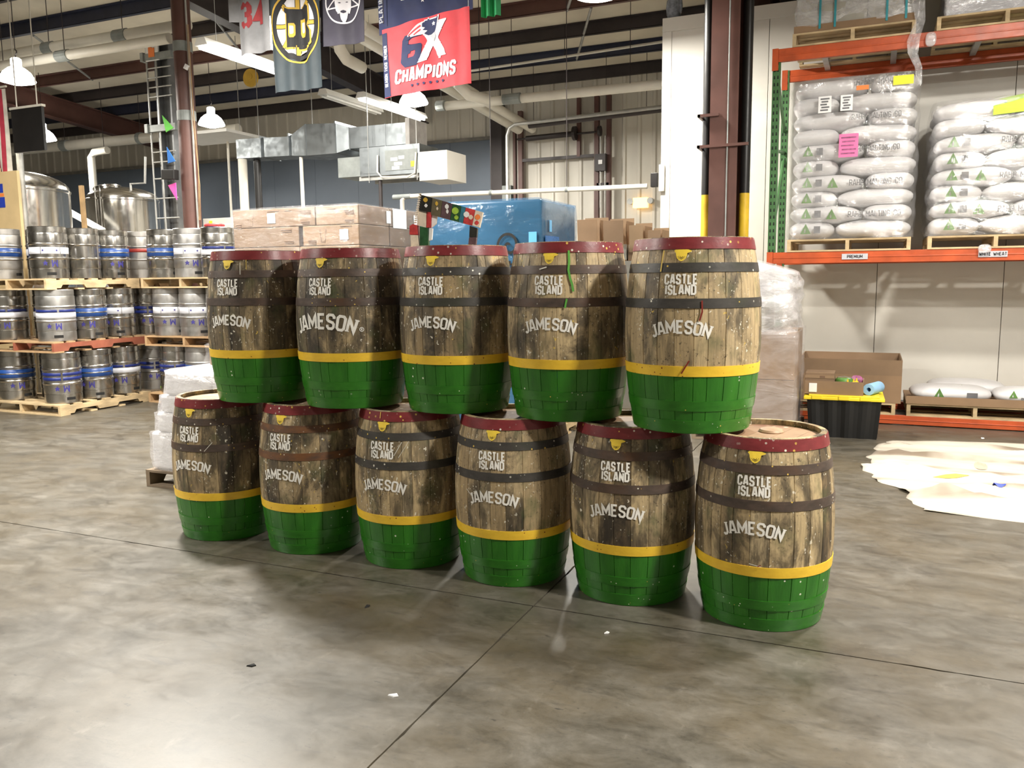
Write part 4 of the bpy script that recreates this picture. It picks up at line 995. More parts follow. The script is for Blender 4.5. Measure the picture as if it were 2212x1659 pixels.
un = thing('heater_unit', 'grey hanging air handler with a white end panel under the duct', 'heater', (0, DY-.1, 0))
MB().box(-7.82,-.2,3.22,-7.36,.3,3.52).build('intake', 'clamp_grey', un); MB().box(-7.36,-.28,3.20,-6.30,.3,3.63).build('casing', 'galvanised', un)
MB().box(-7.30,-.285,3.24,-7.0,-.28,3.60).build('access_panel', 'galvanised', un); MB().box(-6.90,-.287,3.26,-6.34,-.28,3.56).build('coil_panel', 'clamp_grey', un)
for (x, z, wd) in ((-6.80, 3.40, .12), (-6.74, 3.33, .14), (-6.78, 3.27, .13), (-6.66, 3.42, .10)): MB().box(x, -.292, z, x+wd, -.287, z+.05).build('sticker', 'paper_white', un)
MB().box(-6.45,-.292,3.30,-6.39,-.287,3.38).build('sticker', 'label_yellow', un)
MB().box(-6.30,-.30,3.08,-5.83,.32,3.50).build('end_panel', 'wall_white', un)
MB().tube([(-7.02,-.30,3.5),(-7.02,-.32,3.25),(-6.95,-.32,3.17),(-6.5,-.32,3.14),(-6.38,-.3,3.2),(-6.35,-.3,3.5)], .014, 6).build('pipework', 'pipe_white', un)
MB().box(-7.4,-.25,3.14,-6.25,-.2,3.20).box(-7.4,.2,3.14,-6.25,.25,3.20).build('cradle', 'pipe_grey', un)
for x in (-7.2, -6.35): MB().cyl((x,-.28,3.1),(x,-.28,roof(DY)),.006,6).build('hanger', 'pipe_grey', un)
# posts and lines in front of the blue wall
def vpost(label, x, y, z0, z1, r, m, name='post'):
    tag(MB().cyl((0,0,0),(0,0,z1-z0),r,12).build(name, m, None, (x, y, z0), smooth=40), label, 'post')
vpost('white post under the left end of the duct', -9.80, 11.3, 0, 3.645, .075, 'pipe_white'); vpost('black post beside the white one under the duct', -9.62, 11.45, 0, 3.645, .06, 'black_paint')
vpost('thin black-and-white post under the duct', -8.60, 11.3, 0, 3.6, .03, 'pipe_white'); vpost('thin dark pole below the heater unit', -7.05, 11.2, 0, 3.14, .03, 'iron_dark')
vpost('slim white riser left of the white post', -10.9, 12.2, 0, 4.14, .022, 'pipe_white'); vpost('slim pale riser right of the brown column', -9.75, 10.2, 0, 4.4, .018, 'pipe_grey')
hd = tag(MB().box(-.95,-.5,0,.55,.5,.05).build('hood_panel', 'enamel_white', None, (-10.75, 11.9, 4.15)), 'flat white panel lit by the lamp right of the brown column', 'panel')
for x in (-.8, .4): MB().cyl((x,0,.05),(x,0,roof(11.9)-4.15),.006,6).build('hanger','pipe_grey',hd)
for i, x in enumerate((-9.72, -9.52)):
    for s in (-1, 1): pass
# overhead door gear at the far wall
dg = thing('door_gear', 'dark overhead-door tracks and spring on the ribbed wall', 'door gear', (0, YF-.2, 0))
for x, z0, z1, wd in ((-6.87,0,5.05,.09), (-5.59,4.05,5.2,.07), (-5.21,0,5.2,.09), (-4.96,0,5.2,.08), (-7.0,0,5.0,.05)): MB().box(x-wd/2,-.06,z0,x+wd/2,.04,z1).build('upright', 'iron_brown', dg)
MB().box(-6.85,-.05,4.02,-5.2,.02,4.08).build('cross_bar', 'iron_dark', dg); MB().box(-6.85,-.03,4.74,-5.2,.02,4.78).build('cross_bar', 'iron_brown', dg)
MB().cyl((-6.9,-.12,4.47),(-5.2,-.12,4.49),.02,8).build('shaft', 'iron_dark', dg); MB().cyl((-6.70,-.12,4.47),(-5.70,-.12,4.49),.055,12).build('spring', 'iron_dark', dg)
MB().cyl((-5.66,-.16,4.49),(-5.60,-.16,4.49),.14,16).build('drum', 'iron_dark', dg); MB().cyl((-5.12,-.2,4.49),(-5.07,-.2,4.49),.10,16).build('chain_wheel', 'iron_dark', dg)
MB().box(-5.2,-.2,3.72,-4.98,.0,4.05).build('hoist_box', 'iron_dark', dg); MB().box(-5.12,-.21,3.85,-5.04,-.2,3.93).build('plate', 'paper_white', dg)
MB().box(-5.2,-.06,3.45,-4.95,.0,3.50).build('cross_bar', 'iron_dark', dg); MB().tube([(-5.0,-.15,4.4),(-5.0,-.15,2.6)],.008,5).tube([(-5.1,-.15,4.4),(-5.1,-.15,3.0)],.008,5).build('pull_chain','pipe_grey',dg)
wcx = tag(MB().box(-.13,-.1,0,.13,.1,5.3).build('wall_column', 'iron_dark', None, (-7.40, YF-.2, 0)), 'dark steel wall column at the edge of the blue wall', 'column')
MB().box(.14,-.12,2.9,.34,.02,3.55).build('breaker_box', 'clamp_grey', wcx)
ex = thing('exit_sign', 'small glowing emergency sign with twin lamp heads', 'exit sign', (-4.32, YF-.16, 3.08))
MB().box(-.15,-.04,-.10,.15,.06,.10).build('body', 'exit_glow', ex, bev=.01)
for s in (-1, 1): MB().cyl((s*.20,-.06,.03),(s*.20,.06,.03),.06,14).build('lamp_head', 'pipe_grey', ex, smooth=40)
# sensor and cover at the cooler corner, owl on top
tag(MB().box(-.045,-.04,-.09,.045,.04,.09).build('motion_sensor', 'black_paint', None, (-2.70, 10.98, 2.88), bev=.006), 'small dark sensor box at the end of the thin white pipe', 'sensor')
tag(MB().box(-.035,-.02,-.17,.035,.02,.17).build('cover_strip', 'enamel_white', None, (-2.60, 10.96, 2.90), bev=.004), 'short white cover strip on the cooler corner', 'cover')
ow = thing('decoy_owl', 'grey plastic decoy owl standing on top of the cooler wall', 'decoy', (-2.50, 11.12, 4.90), 2.9)
MB().lathe([(0,0),(.07,0),(.085,.03),(.095,.12),(.09,.22),(.07,.28),(.075,.33),(.07,.39),(.03,.43),(0,.435)], 20).build('body', 'owl_grey', ow, smooth='all')
for s in (-1, 1):
    MB().lathe([(0,0),(.02,.01),(.03,.10),(.02,.19),(0,.21)], 10).build('wing', 'owl_grey', ow, (s*.085,0,.06), smooth='all')
    MB().lathe([(0,.05),(.01,.03),(.022,0),(0,0)], 8).build('ear', 'owl_grey', ow, (s*.04,.0,.415)); MB().cyl((s*.03,.05,.35),(s*.03,.075,.35),.018,10).build('eye', 'flag_gold', ow)

# ================================================================== RIGHT COLUMN WITH GUARD PIPES
hc = thing('steel_column', 'brown H-section steel column behind the right-hand barrel', 'column', (-1.57, 9.62, 0))
zt = roof(9.6)-.46
MB().box(-.15,-.15,.02,.15,-.132,zt).box(-.15,.132,.02,.15,.15,zt).box(-.006,-.132,.02,.006,.132,zt).build('shaft', 'iron_brown', hc)
MB().box(-.15,-.2,0,.15,.2,.02).build('base_plate', 'iron_brown', hc); MB().cyl((.045,-.165,0.02),(.045,-.165,zt),.008,6).build('conduit', 'clamp_grey', hc)
for z in (3.35, 3.02): MB().box(-.28,-.19,z,-.05 if z > 3.2 else .27,-.155,z+.03).box(-.28,-.19,z,-.25,.1,z+.03).build('strap', 'iron_brown', hc)
for s, nm in ((-1, 'left'), (1, 'right')):
    g = thing('guard_pipe', 'black and yellow guard pipe on the %s side of the brown column' % nm, 'post', (-1.57+s*.210, 9.66, 0), 0, 'guard pipes')
    MB().cyl((0,0,0),(0,0,2.53),.056,16).build('yellow_section', 'safety_yellow', g, smooth=40); MB().cyl((0,0,2.53),(0,0,zt+.2),.056,16).build('black_section', 'black_paint', g, smooth=40)

# ================================================================== PALLET RACK
RX0, RX1, RY0, RY1 = -1.05, 3.2, 9.8, 10.86
rk = thing('pallet_rack', 'orange-beamed pallet rack with green perforated uprights', 'rack', (0, 0, 0))
def post(x, y):
    o = MB().box(x-.04,y-.038,0,x+.04,y+.038,4.06).build('upright', 'rack_green', rk)
    mb = MB()
    for i in range(52):
        for dx in (-.018, .018): mb.add([(x+dx-.008,y-.0395,.15+i*.075),(x+dx+.008,y-.0395,.15+i*.075),(x+dx+.005,y-.0395,.185+i*.075),(x+dx-.005,y-.0395,.185+i*.075)], [(0,1,2,3)])
    stuff(mb.build('punch_holes', 'black_slot', o))
for x in (RX0-.02, RX1):
    for y_ in (RY0+.03, RY1): post(x, y_)
    for z0, z1 in ((.2,1.0), (1.0,1.05), (2.1,3.0), (3.0,3.1)):
        MB().cyl((x, RY0+.06, z0), (x, RY1-.04, z1 if z1-z0 > .1 else z0), .02, 6).build('brace', 'rack_green', rk)
    MB().cyl((x, RY0+.06, 3.85), (x, RY1-.04, 3.35), .02, 6).build('brace', 'rack_green', rk)
for zt_, hh in ((4.06, .135), (1.875, .125), (.105, .095)):
    for y_ in (RY0-.02, RY1-.03):
        o = MB().box(RX0, y_, zt_-hh, RX1, y_+.05, zt_).box(RX0, y_-.006, zt_-hh*.55, RX1, y_+.0, zt_-hh*.45).build('beam', 'rack_orange', rk, bev=.004)
        MB().box(RX0-.065, y_-.01, zt_-hh-.09, RX0+.0, y_+.0, zt_+.005).build('beam_connector', 'rack_orange', rk)
for z in (4.055, 1.87, .10):
    for x in (-.6, .1, .9, 1.6, 2.4): MB().box(x-.03, RY0+.03, z-.04, x+.03, RY1-.03, z-.002).build('cross_support', 'rack_orange' if z < 4 else 'pipe_grey', rk)
def aisle_label(x, s):
    o = MB().box(x-.13, RY0-.032, 1.785, x+.13, RY0-.026, 1.845).build('shelf_label', 'paper_grey', rk)
    place(text_quads(s, .030, .2, .18), lambda a, b: (x+a, RY0-.0335, 1.815+b)).build('lettering', 'black_slot', o)
aisle_label(-.20, 'PREMIUM'); aisle_label(1.10, 'WHITE WHEAT')

# ------------------------------------------------------------------ soft shapes
def pillow(sx, sy, sz, nx=10, ny=6, nz=4, px=5.0, pz=2.6):
    """rounded cushion: a box grid pushed onto a superellipsoid"""
    bm = bmesh.new(); bmesh.ops.create_cube(bm, size=2.0); bmesh.ops.subdivide_edges(bm, edges=bm.edges[:], cuts=6, use_grid_fill=True)
    vs = []
    for v in bm.verts:
        x, y, z = v.co
        d = (abs(x)**px+abs(y)**px)**(1/px); d = max(d, 1e-6)
        k = (d**pz+abs(z)**pz)**(1/pz) if max(d, abs(z)) > 0 else 1
        m = max(d, abs(z)); k = k/m*1.0 if m else 1
        q = Vector((x, y, z)) / max(1e-6, ((abs(x)**px+abs(y)**px)**(pz/px)+abs(z)**pz)**(1/pz))
        v.co = Vector((q.x*sx/2, q.y*sy/2, q.z*sz/2))
    mb = MB(); bm.verts.index_update()
    mb.v = [tuple(v.co) for v in bm.verts]; mb.f = [tuple(l.vert.index for l in f.loops) for f in bm.faces]; bm.free()
    return mb
def film_shell(x0, x1, y0, y1, z0, z1, seed, amp=.02, nz=22, rnd=.10, top=True, nseg=10):
    """wrinkled wrap around a load: rings of a rounded rectangle with noise, closed on top"""
    rg = random.Random(seed); mb = MB(); rings = []
    ph = [rg.uniform(0, 6) for _ in range(8)]
    loop = []
    cx, cy = (x0+x1)/2, (y0+y1)/2
    for (qx, qy, a) in ((x1-rnd, y1-rnd, 0), (x0+rnd, y1-rnd, pi/2), (x0+rnd, y0+rnd, pi), (x1-rnd, y0+rnd, 3*pi/2)):
        for i in range(4): loop.append((qx+rnd*cos(a+pi/2*i/3), qy+rnd*sin(a+pi/2*i/3)))
    fine = []
    for a, b in zip(loop, loop[1:]+loop[:1]):
        n = max(1, int(math.hypot(b[0]-a[0], b[1]-a[1])/.09))
        fine += [(a[0]+(b[0]-a[0])*i/n, a[1]+(b[1]-a[1])*i/n) for i in range(n)]
    n = len(fine)
    zs = [z0+(z1-z0)*i/nz for i in range(nz+1)]
    if top: zs += [z1+.012, z1+.018]
    for j, z in enumerate(zs):
        sc = 1.0 if z <= z1-.06 or not top else (.985 if z <= z1 else (.90 if j == len(zs)-2 else .55))
        for k, (x, y) in enumerate(fine):
            d = amp*(sin(z*31+ph[0]+3*sin(k*.31+ph[1]))*.5+sin(z*13+k*.55+ph[2])*.5+sin(k*.9+ph[3]+z*5)*.35)
            nx_, ny_ = x-cx, y-cy; l = math.hypot(nx_, ny_)
            mb.v.append((cx+(nx_)*sc+nx_/l*d, cy+(ny_)*sc+ny_/l*d, z))
    for j in range(len(zs)-1):
        for k in range(n): mb.f.append((j*n+k, j*n+(k+1) % n, (j+1)*n+(k+1) % n, (j+1)*n+k))
    if top: mb.f.append(tuple((len(zs)-1)*n+k for k in range(n)))
    return mb
# ------------------------------------------------------------------ malt sack loads on the middle shelf
BAGS = {wd: pillow(wd+.02, .56, .205, px=4.0, pz=2.3).mesh('sack', 'bag_white', 'all') for wd in (.46, .72, .44, .74)}
tri = [(-.055,-.05),(.055,-.05),(0,.06)]
tri_in = [(-.016,-.035),(.0,-.035),(.0,-.012),(-.004,.01),(-.014,-.01)]
def sack_print(t, x, z, y, text, code=True):
    place(shift(fill([tri, tri_in], .012, .05), x, z), lambda a, b: (a, y, b)).build('triangle_mark', 'print_green', t)
    if code: place(fill([(x+.085,z-.045),(x+.15,z-.045),(x+.15,z+.03),(x+.085,z+.03)], .02, .05), lambda a, b: (a, y, b)).build('print_block', 'print_grey', t)
    if text: place(shift(text_quads('RAHR MALTING CO.', .056, .15, .14, 0, True, .86), x+.43, z-.005), lambda a, b: (a, y, b)).build('lettering', 'print_grey', t)
def sack_load(name, label, x0, wd, z0, layers, step, seed, sag):
    t = thing(name, label, 'sacks', (0, 0, 0), 0, 'wrapped malt sacks on the rack')
    rg = random.Random(seed); x1 = x0+wd
    for i in range(layers):
        z = z0+step*(i+.5); a, b = ((.46, .74) if i % 2 == 0 else (.72, .46))
        f = 1.0 if i < layers-1 else .92
        j = rg.uniform(-.015, .015)
        for y_ in (RY0+.26, RY0+.78):
            link('sack', BAGS[a], t, (x0+a/2+j, y_, z), (0, rg.uniform(-.015, .015), rg.uniform(-.01, .01)))
            link('sack', BAGS[b if b in BAGS else .46], t, (x1-b/2+j, y_, z), (0, rg.uniform(-.015, .015), rg.uniform(-.02, .02)))
        yy = RY0-.052
        if i < 6: sack_print(t, x0+.17, z+.005, yy, False)
        if i in (1, 3): sack_print(t, x0+.43, z-.01, yy, True, False)
        if i in (5, 7) : place(shift(text_quads('RAHR MALTING CO.', .052, .15, .14, 0, True, .86), x0+.84, z), lambda a_, b_: (a_, yy, b_)).build('lettering', 'print_grey', t)
    return t, z0+step*layers
pallet('pine pallet under the left malt sack load, middle shelf', -.90, RY0-.03, 1.875, 1.24, 1.05, 'pallet_pine', .135, None, 21, 'pallets on the rack')
l1, top1 = sack_load('malt_sack_load', 'tall film-wrapped load of white malt sacks with a pink sheet', -.88, 1.22, 2.03, 10, .166, 3, 0)
film_shell(-.925, .37, RY0-.070, RY1-.02, 2.01, top1+.0, 5, .014, 36, .14).build('stretch_film', 'film_sack', l1, smooth='all')
for (x, z, wd, h, m) in ((-.40, 2.98, .19, .24, 'label_pink'), (-.62, 3.42, .13, .17, 'paper_white'), (-.40, 3.42, .12, .16, 'paper_white'), (-.25, 3.56, .12, .045, 'label_orange'), (.10, 3.60, .19, .09, 'label_yellow')):
    o = MB().box(x, RY0-.094, z-h/2, x+wd, RY0-.090, z+h/2).build('paper_label', m, l1)
    mb = MB()
    for i in range(5 if h > .1 else 0):
        mb.box(x+.02+.01*(i % 2), RY0-.0955, z+h*(.34-.17*i)-.008, x+wd-.02-.012*(i % 3), RY0-.0945, z+h*(.34-.17*i)+.008)
    if mb.v: stuff(mb.build('print_lines', 'print_grey' if m != 'label_pink' else 'bag_purple', o))
place(shift(text_quads('RAHR MALTING', .06, .17, .17, .1, True), .0, 3.63), lambda a, b: (a, RY0-.052, b)).build('lettering', 'print_grey', l1)
pallet('pine pallet under the right malt sack load, middle shelf', .50, RY0-.03, 1.875, 1.24, 1.05, 'pallet_pine', .135, None, 22, 'pallets on the rack')
l2, top2 = sack_load('malt_sack_load', 'film-wrapped load of malt sacks with a lime sheet, cut by right frame edge', .52, 1.22, 2.03, 8, .166, 8, 0)
film_shell(.475, 1.78, RY0-.080, RY1-.02, 2.01, top2+.0, 9, .022, 30, .16).build('stretch_film', 'film_sack', l2, smooth='all')
MB().add([(1.02,RY0-.09,3.26),(1.45,RY0-.09,3.36),(1.45,RY0+.22,3.44),(1.02,RY0+.22,3.37),(1.02,RY0-.085,3.18),(1.4,RY0-.09,3.2)], [(0,1,2,3),(0,4,5,1)]).build('paper_label', 'label_lime', l2)
# ------------------------------------------------------------------ top shelf
pallet('pine pallet on the top shelf, left of the hanging plastic', -.91, RY0-.03, 4.06, 1.20, 1.05, 'pallet_pine', .135, None, 31, 'pallets on the rack')
pallet('pine pallet on the top shelf, right of the hanging plastic', .48, RY0-.03, 4.06, 1.24, 1.05, 'pallet_pine', .135, None, 32, 'pallets on the rack')
def carton_load(label, x0, x1, y0, y1, z0, hs, m='cardboard', filmm='film_clear', name='carton_load', seed=1, amp=.008, cols=2, grp=None):
    t = thing(name, label, 'cartons', (0,0,0), 0, grp); z = z0
    for i, h in enumerate(hs):
        cut = x0+(x1-x0)*((.62 if i % 2 == 0 else .50) if cols == 2 else .5)
        for a, b in ((x0, cut-.004), (cut+.004, x1)):
            for c, d in ((y0, (y0+y1)/2-.003), ((y0+y1)/2+.003, y1)):
                MB().box(a, c, z+.001, b, d, z+h-.002).build('carton', m, t, bev=.006)
        z += h
    if filmm: film_shell(x0-.012, x1+.012, y0-.012, y1+.012, z0, z+.004, seed, amp, 16, .03).build('stretch_film', filmm, t, smooth='all')
    return t, z
u1, _ = carton_load('wrapped brown cartons with teal straps on the top shelf', -.88, .26, RY0, RY1-.06, 4.195, [.30, .42], 'cardboard_grey', 'film_milky', seed=12, amp=.02)
MB().box(-.90, RY0-.02, 4.195, .28, RY0-.012, 4.27).build('tray', 'cardboard_dark', u1)
for x in (-.65, -.50, .0, .18): MB().box(x, RY0-.03, 4.22, x+.022, RY0-.026, 4.92).build('strap', 'tape_teal', u1)
u2, _ = carton_load('silver film-wrapped load on the top shelf at the right frame edge', .56, 1.7, RY0, RY1-.06, 4.195, [.34, .42], 'paper_grey', 'film_milky', seed=13, amp=.03)
# hanging strip of torn film
hs = MB(); pts = [(.32,4.62),(.30,4.36),(.325,4.15),(.27,3.98),(.27,3.85),(.33,3.70),(.35,3.53)]; rg = random.Random(3)
for i, (x, z) in enumerate(pts):
    wd = [.05,.06,.045,.06,.05,.035,.02][i]
    for k in range(6): hs.v.append((x-wd+2*wd*k/5, RY0-.075+.03*((k*7+i*3) % 4-1.5)/1.5, z+.01*((k+i) % 3)))
for i in range(len(pts)-1):
    for k in range(5): hs.f.append((i*6+k, i*6+k+1, (i+1)*6+k+1, (i+1)*6+k))
tag(hs.build('torn_film', 'film_milky', None, smooth='all'), 'torn strip of clear film dangling from the top shelf', 'plastic strip')
tag(pillow(.10,.05,.14).build('film_scrap', 'film_milky', None, (.43, RY0-.05, 3.98), smooth='all'), 'scrap of white film stuck to the top orange beam', 'plastic scrap')
tag(pillow(.12,.06,.09).build('film_scrap', 'film_milky', None, (1.02, RY0-.07, 1.87), smooth='all'), 'scrap of film on the middle beam by the wheat label', 'plastic scrap')
# ------------------------------------------------------------------ bottom shelf
pallet('pine pallet under the low cardboard bin on the bottom beam', -.75, RY0-.02, .105, 1.02, 1.05, 'pallet_pine', .125, None, 41, 'pallets on the rack')
pallet('pine pallet under two flat malt sacks on the bottom beam', .38, RY0-.02, .105, 1.30, 1.05, 'pallet_pine', .135, None, 42, 'pallets on the rack')
tag(MB().box(.37, RY0-.035, .242, 1.72, RY1-.1, .262).box(.37, RY0-.035, .262, 1.72, RY0-.025, .325).build('cardboard_tray', 'cardboard_dark', None), 'shallow cardboard tray under the flat malt sacks', 'tray')
sk = pillow(.78,.52,.17)
s1 = tag(sk.build('malt_sack', 'bag_white', None, (.80, RY0+.27, .345), (0,0,.03), smooth='all'), 'flat white malt sack nearest the cardboard bin', 'sack', 'malt sacks on the bottom pallet')
place(shift(fill([tri, tri_in], .012, .05), -.12, .01), lambda a, b: (a, -.262, b)).build('triangle_mark', 'print_green', s1); MB().box(.14,-.264,-.03,.24,-.259,.03).build('print_block', 'print_grey', s1)
place(fill([(-.05,.02),(.12,.02),(.12,.06),(-.05,.06)], .02, .05), lambda a, b: (a, b-.05, .083)).build('print_block', 'print_green', s1)
s2 = tag(sk.build('malt_sack', 'bag_white', None, (1.60, RY0+.27, .345), (0,0,-.03), smooth='all'), 'flat white malt sack cut by the right frame edge, bottom shelf', 'sack', 'malt sacks on the bottom pallet')
place(shift(fill([tri, tri_in], .012, .05), -.22, .03, .7), lambda a, b: (a, -.262, b)).build('triangle_mark', 'print_green', s2)
place(shift(text_quads('RAHR MALTING CO.', .035, .2, .2), .05, -.02), lambda a, b: (a, -.264, b)).build('lettering', 'print_grey', s2)
tag(sk.build('malt_sack', 'bag_white', None, (1.0, RY0+.81, .35), (0,0,.0), smooth='all'), 'flat white malt sack in the back row of the bottom pallet', 'sack', 'malt sacks on the bottom pallet')
def open_box(name, label, x0, x1, y0, y1, z0, z1, m='cardboard', th=.008, floor_z=.01, flaps=(), group=None, cat='box', inner='cardboard_dark'):
    t = thing(name, label, cat, ((x0+x1)/2, (y0+y1)/2, z0), 0, group); a, b, h = (x1-x0)/2, (y1-y0)/2, z1-z0
    MB().box(-a,-b,0,a,b,floor_z).build('bottom', inner, t)
    for (p, q, r_, s_) in ((-a,-b,a,-b+th), (-a,b-th,a,b), (-a,-b+th,-a+th,b-th), (a-th,-b+th,a,b-th)): MB().box(p,q,floor_z,r_,s_,h).build('side', m, t)
    for (side, out, up) in flaps:
        if side in 'fb':
            s = -1 if side == 'f' else 1; y0_ = s*b
            MB().add([(-a,y0_,h),(a,y0_,h),(a,y0_+s*out,h+up),(-a,y0_+s*out,h+up),(-a,y0_+th,h),(a,y0_+th,h),(a,y0_+s*out+th,h+up),(-a,y0_+s*out+th,h+up)], [(0,1,2,3),(7,6,5,4),(0,4,5,1),(2,6,7,3),(0,3,7,4),(1,5,6,2)]).build('flap', m, t)
        else:
            s = -1 if side == 'l' else 1; x0_ = s*a
            MB().add([(x0_,-b,h),(x0_,b,h),(x0_+s*out,b,h+up),(x0_+s*out,-b,h+up),(x0_+th,-b,h),(x0_+th,b,h),(x0_+s*out+th,b,h+up),(x0_+s*out+th,-b,h+up)], [(0,1,2,3),(7,6,5,4),(0,4,5,1),(2,6,7,3),(0,3,7,4),(1,5,6,2)]).build('flap', m, t)
    return t
bn_ = open_box('cardboard_bin', 'wide open cardboard bin on the bottom shelf behind the tote', -.74, .32, RY0-.02, RY1-.15, .232, .70, 'cardboard', .012, .30)
MB().box(-.50,-.40,.30,.45,.40,.315).build('liner', 'cardboard_pale', bn_)
# ------------------------------------------------------------------ tote with goods on its lid
tt = thing('storage_tote', 'black storage tote with a yellow lid in front of the rack', 'tote', (-.235, 9.06, 0), .03)
def tapered(a0, b0, a1, b1, z0, z1, n=9):
    mb = MB()
    def ring(a, b, z):
        p = []
        for i in range(n*2): p.append((-a+2*a*i/(n*2-1), -b-(.012 if i % 4 in (1, 2) else 0), z))
        for i in range(n): p.append((a+(.008 if i % 3 == 1 else 0), -b+2*b*(i+.5)/n, z))
        for i in range(n*2): p.append((a-2*a*i/(n*2-1), b, z))
        for i in range(n): p.append((-a, b-2*b*(i+.5)/n, z))
        return p
    r0, r1 = ring(a0, b0, z0), ring(a1, b1, z1); k = len(r0)
    return mb.add(r0+r1, [tuple(range(k-1,-1,-1)), tuple(range(k, 2*k))]+[(i, (i+1) % k, k+(i+1) % k, k+i) for i in range(k)])
tapered(.315, .25, .345, .27, 0, .385).build('tub', 'tote_black', tt)
MB().box(-.375,-.295,.380,.375,.295,.412).box(-.33,-.255,.412,.33,.255,.424).build('lid', 'tote_yellow', tt, bev=.008)
for x in (-.25, 0, .2): MB().box(x-.05,-.303,.386,x+.05,-.293,.430).build('lid_clip', 'tote_yellow', tt, bev=.004)
LZ = .424
tr = open_box('carton_tray', 'cut-down cardboard tray of bottles on the yellow lid', -.60, -.05, 8.86, 9.26, LZ+.001, LZ+.135, 'cardboard', .008)
MB().box(-.235,-.207,.02,-.16,-.2005,.11).build('paper_label', 'paper_white', tr)
sb = tag(MB().box(-.16,-.12,0,.12,.12,.20).build('small_carton', 'cardboard', None, (-.445, 9.06, LZ+.013), bev=.006), 'small closed carton standing in the cut-down tray', 'carton')
MB().box(-.16,-.123,.14,.12,-.1205,.17).build('tape', 'cardboard_pale', sb); MB().box(-.02,-.124,.145,.03,-.1212,.165).build('print', 'print_brown', sb)
MB().lathe([(0,0),(.085,0),(.088,.005),(.088,.12),(.083,.128),(.078,.122),(0,.120)], 24).build('paint_can', 'can_green', None, (-.235, 9.10, LZ+.012), smooth=40)
tag(bpy.data.objects['paint_can'], 'green printed can next to the small carton', 'can')
MB().tube([(-.086,0,.10),(-.06,-.06,.15),(0,-.085,.16),(.06,-.06,.15),(.086,0,.10)], .003, 5).build('bail', 'pipe_grey', bpy.data.objects['paint_can'])
for i, (x, y_) in enumerate(((-.20, 8.93), (-.145, 8.97), (-.12, 9.06))):
    b_ = thing('squeeze_bottle', 'small yellow-capped bottle, %s in the tray' % ['nearest', 'second', 'rearmost'][i], 'bottle', (x, y_, LZ+.012), 0, 'yellow-capped bottles')
    MB().lathe([(0,0),(.026,0),(.028,.01),(.028,.075),(.02,.09),(0,.09)], 16).build('body', 'swatch_cream', b_, smooth=40); MB().lathe([(.022,.088),(.022,.105),(.010,.115),(.006,.14),(0,.142)], 14).build('cap', 'cap_yellow', b_, smooth=40)
tag(pillow(.12,.12,.15).build('snack_bag', 'bag_purple', None, (-.118, 9.185, LZ+.013+.078), (.2,.1,.3), smooth='all'), 'crumpled white and purple packet in the tray', 'packet')
rl = thing('paper_roll', 'blue paper towel roll lying on the yellow lid', 'roll', (.045, 9.05, LZ+.058), -.35)
MB().lathe([(.022,-.14),(.056,-.14),(.058,-.135),(.058,.135),(.056,.14),(.022,.14),(.022,-.14)], 24, M=Matrix.Rotation(pi/2, 4, 'X')).build('paper', 'roll_blue', rl, smooth=40)
MB().lathe([(.0,-.1405),(.021,-.1405),(.0215,-.10)], 16, M=Matrix.Rotation(pi/2, 4, 'X')).build('core', 'black_slot', rl); MB().lathe([(.021,-.1405),(.023,-.142),(.026,-.1405)], 16, M=Matrix.Rotation(pi/2, 4, 'X')).build('core_rim', 'cardboard', rl)
# ------------------------------------------------------------------ wrapped load right of the top barrels
wr = thing('wrapped_load', 'tall shiny film-wrapped load between the right barrels and the rack', 'wrapped load', (0, 0, 0))
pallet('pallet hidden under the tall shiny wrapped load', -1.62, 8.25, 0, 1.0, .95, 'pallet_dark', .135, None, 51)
for (a, b, z0, z1, m) in ((-1.60,-1.13,.137,.62,'cardboard_dark'), (-1.12,-.66,.137,.62,'cardboard'), (-1.60,-1.13,.622,1.08,'cardboard'), (-1.12,-.66,.622,1.08,'cardboard_dark'), (-1.55,-.95,1.082,1.30,'cardboard_grey')):
    MB().box(a, 8.28, z0, b, 9.16, z1).build('carton', m, wr, bev=.006)
film_shell(-1.625, -.632, 8.25, 9.19, .138, 1.10, 17, .008, 16, .05, False).build('stretch_film', 'film_haze', wr, smooth='all')
for (x, y_, z, a, b, h) in ((-1.30, 8.62, 1.42, .62, .60, .30), (-.92, 8.62, 1.36, .50, .60, .36), (-1.22, 8.62, 1.62, .60, .55, .28), (-.95, 8.66, 1.56, .44, .50, .24)):
    pillow(a, b, h).build('plastic_sack', 'film_milky' if x > -1.2 else 'bag_white', wr, (x, y_, z), smooth='all')
pbag = film_shell(-1.62, -.665, 8.25, 9.15, 1.06, 1.86, 23, .03, 16, .16)
pbag.v = [(x, y_, z-(x+1.45)*.34*max(0, z-1.06)) for x, y_, z in pbag.v]
pbag.build('plastic_bag', 'film_milky', wr, smooth='all')
# ------------------------------------------------------------------ white wrapped stack left of the barrels
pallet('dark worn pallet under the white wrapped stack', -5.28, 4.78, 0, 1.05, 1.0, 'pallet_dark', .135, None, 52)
wl = thing('white_stack', 'leaning stack of white film-wrapped cartons left of the barrels', 'wrapped stack', (0,0,0))
tiers = [(-5.24,.140,.44), (-5.17,.44,.60), (-5.12,.60,.74), (-5.06,.74,.93)]
for x0, z0, z1 in tiers:
    for a, b in ((x0, x0+.47), (x0+.475, -4.28)):
        for c in (4.82, 5.28): MB().box(a, c, z0+.001, b, c+.45, z1-.001).build('carton', 'white_carton', wl, bev=.02)
for i, (x0, z0, z1) in enumerate(tiers): film_shell(x0-.015, -4.26, 4.80, 5.745, z0-.005 if i else .138, z1+(.006 if i == 3 else .0), 60+i, .010, 6, .03, i == 3).build('stretch_film', 'film_milky', wl, smooth='all')
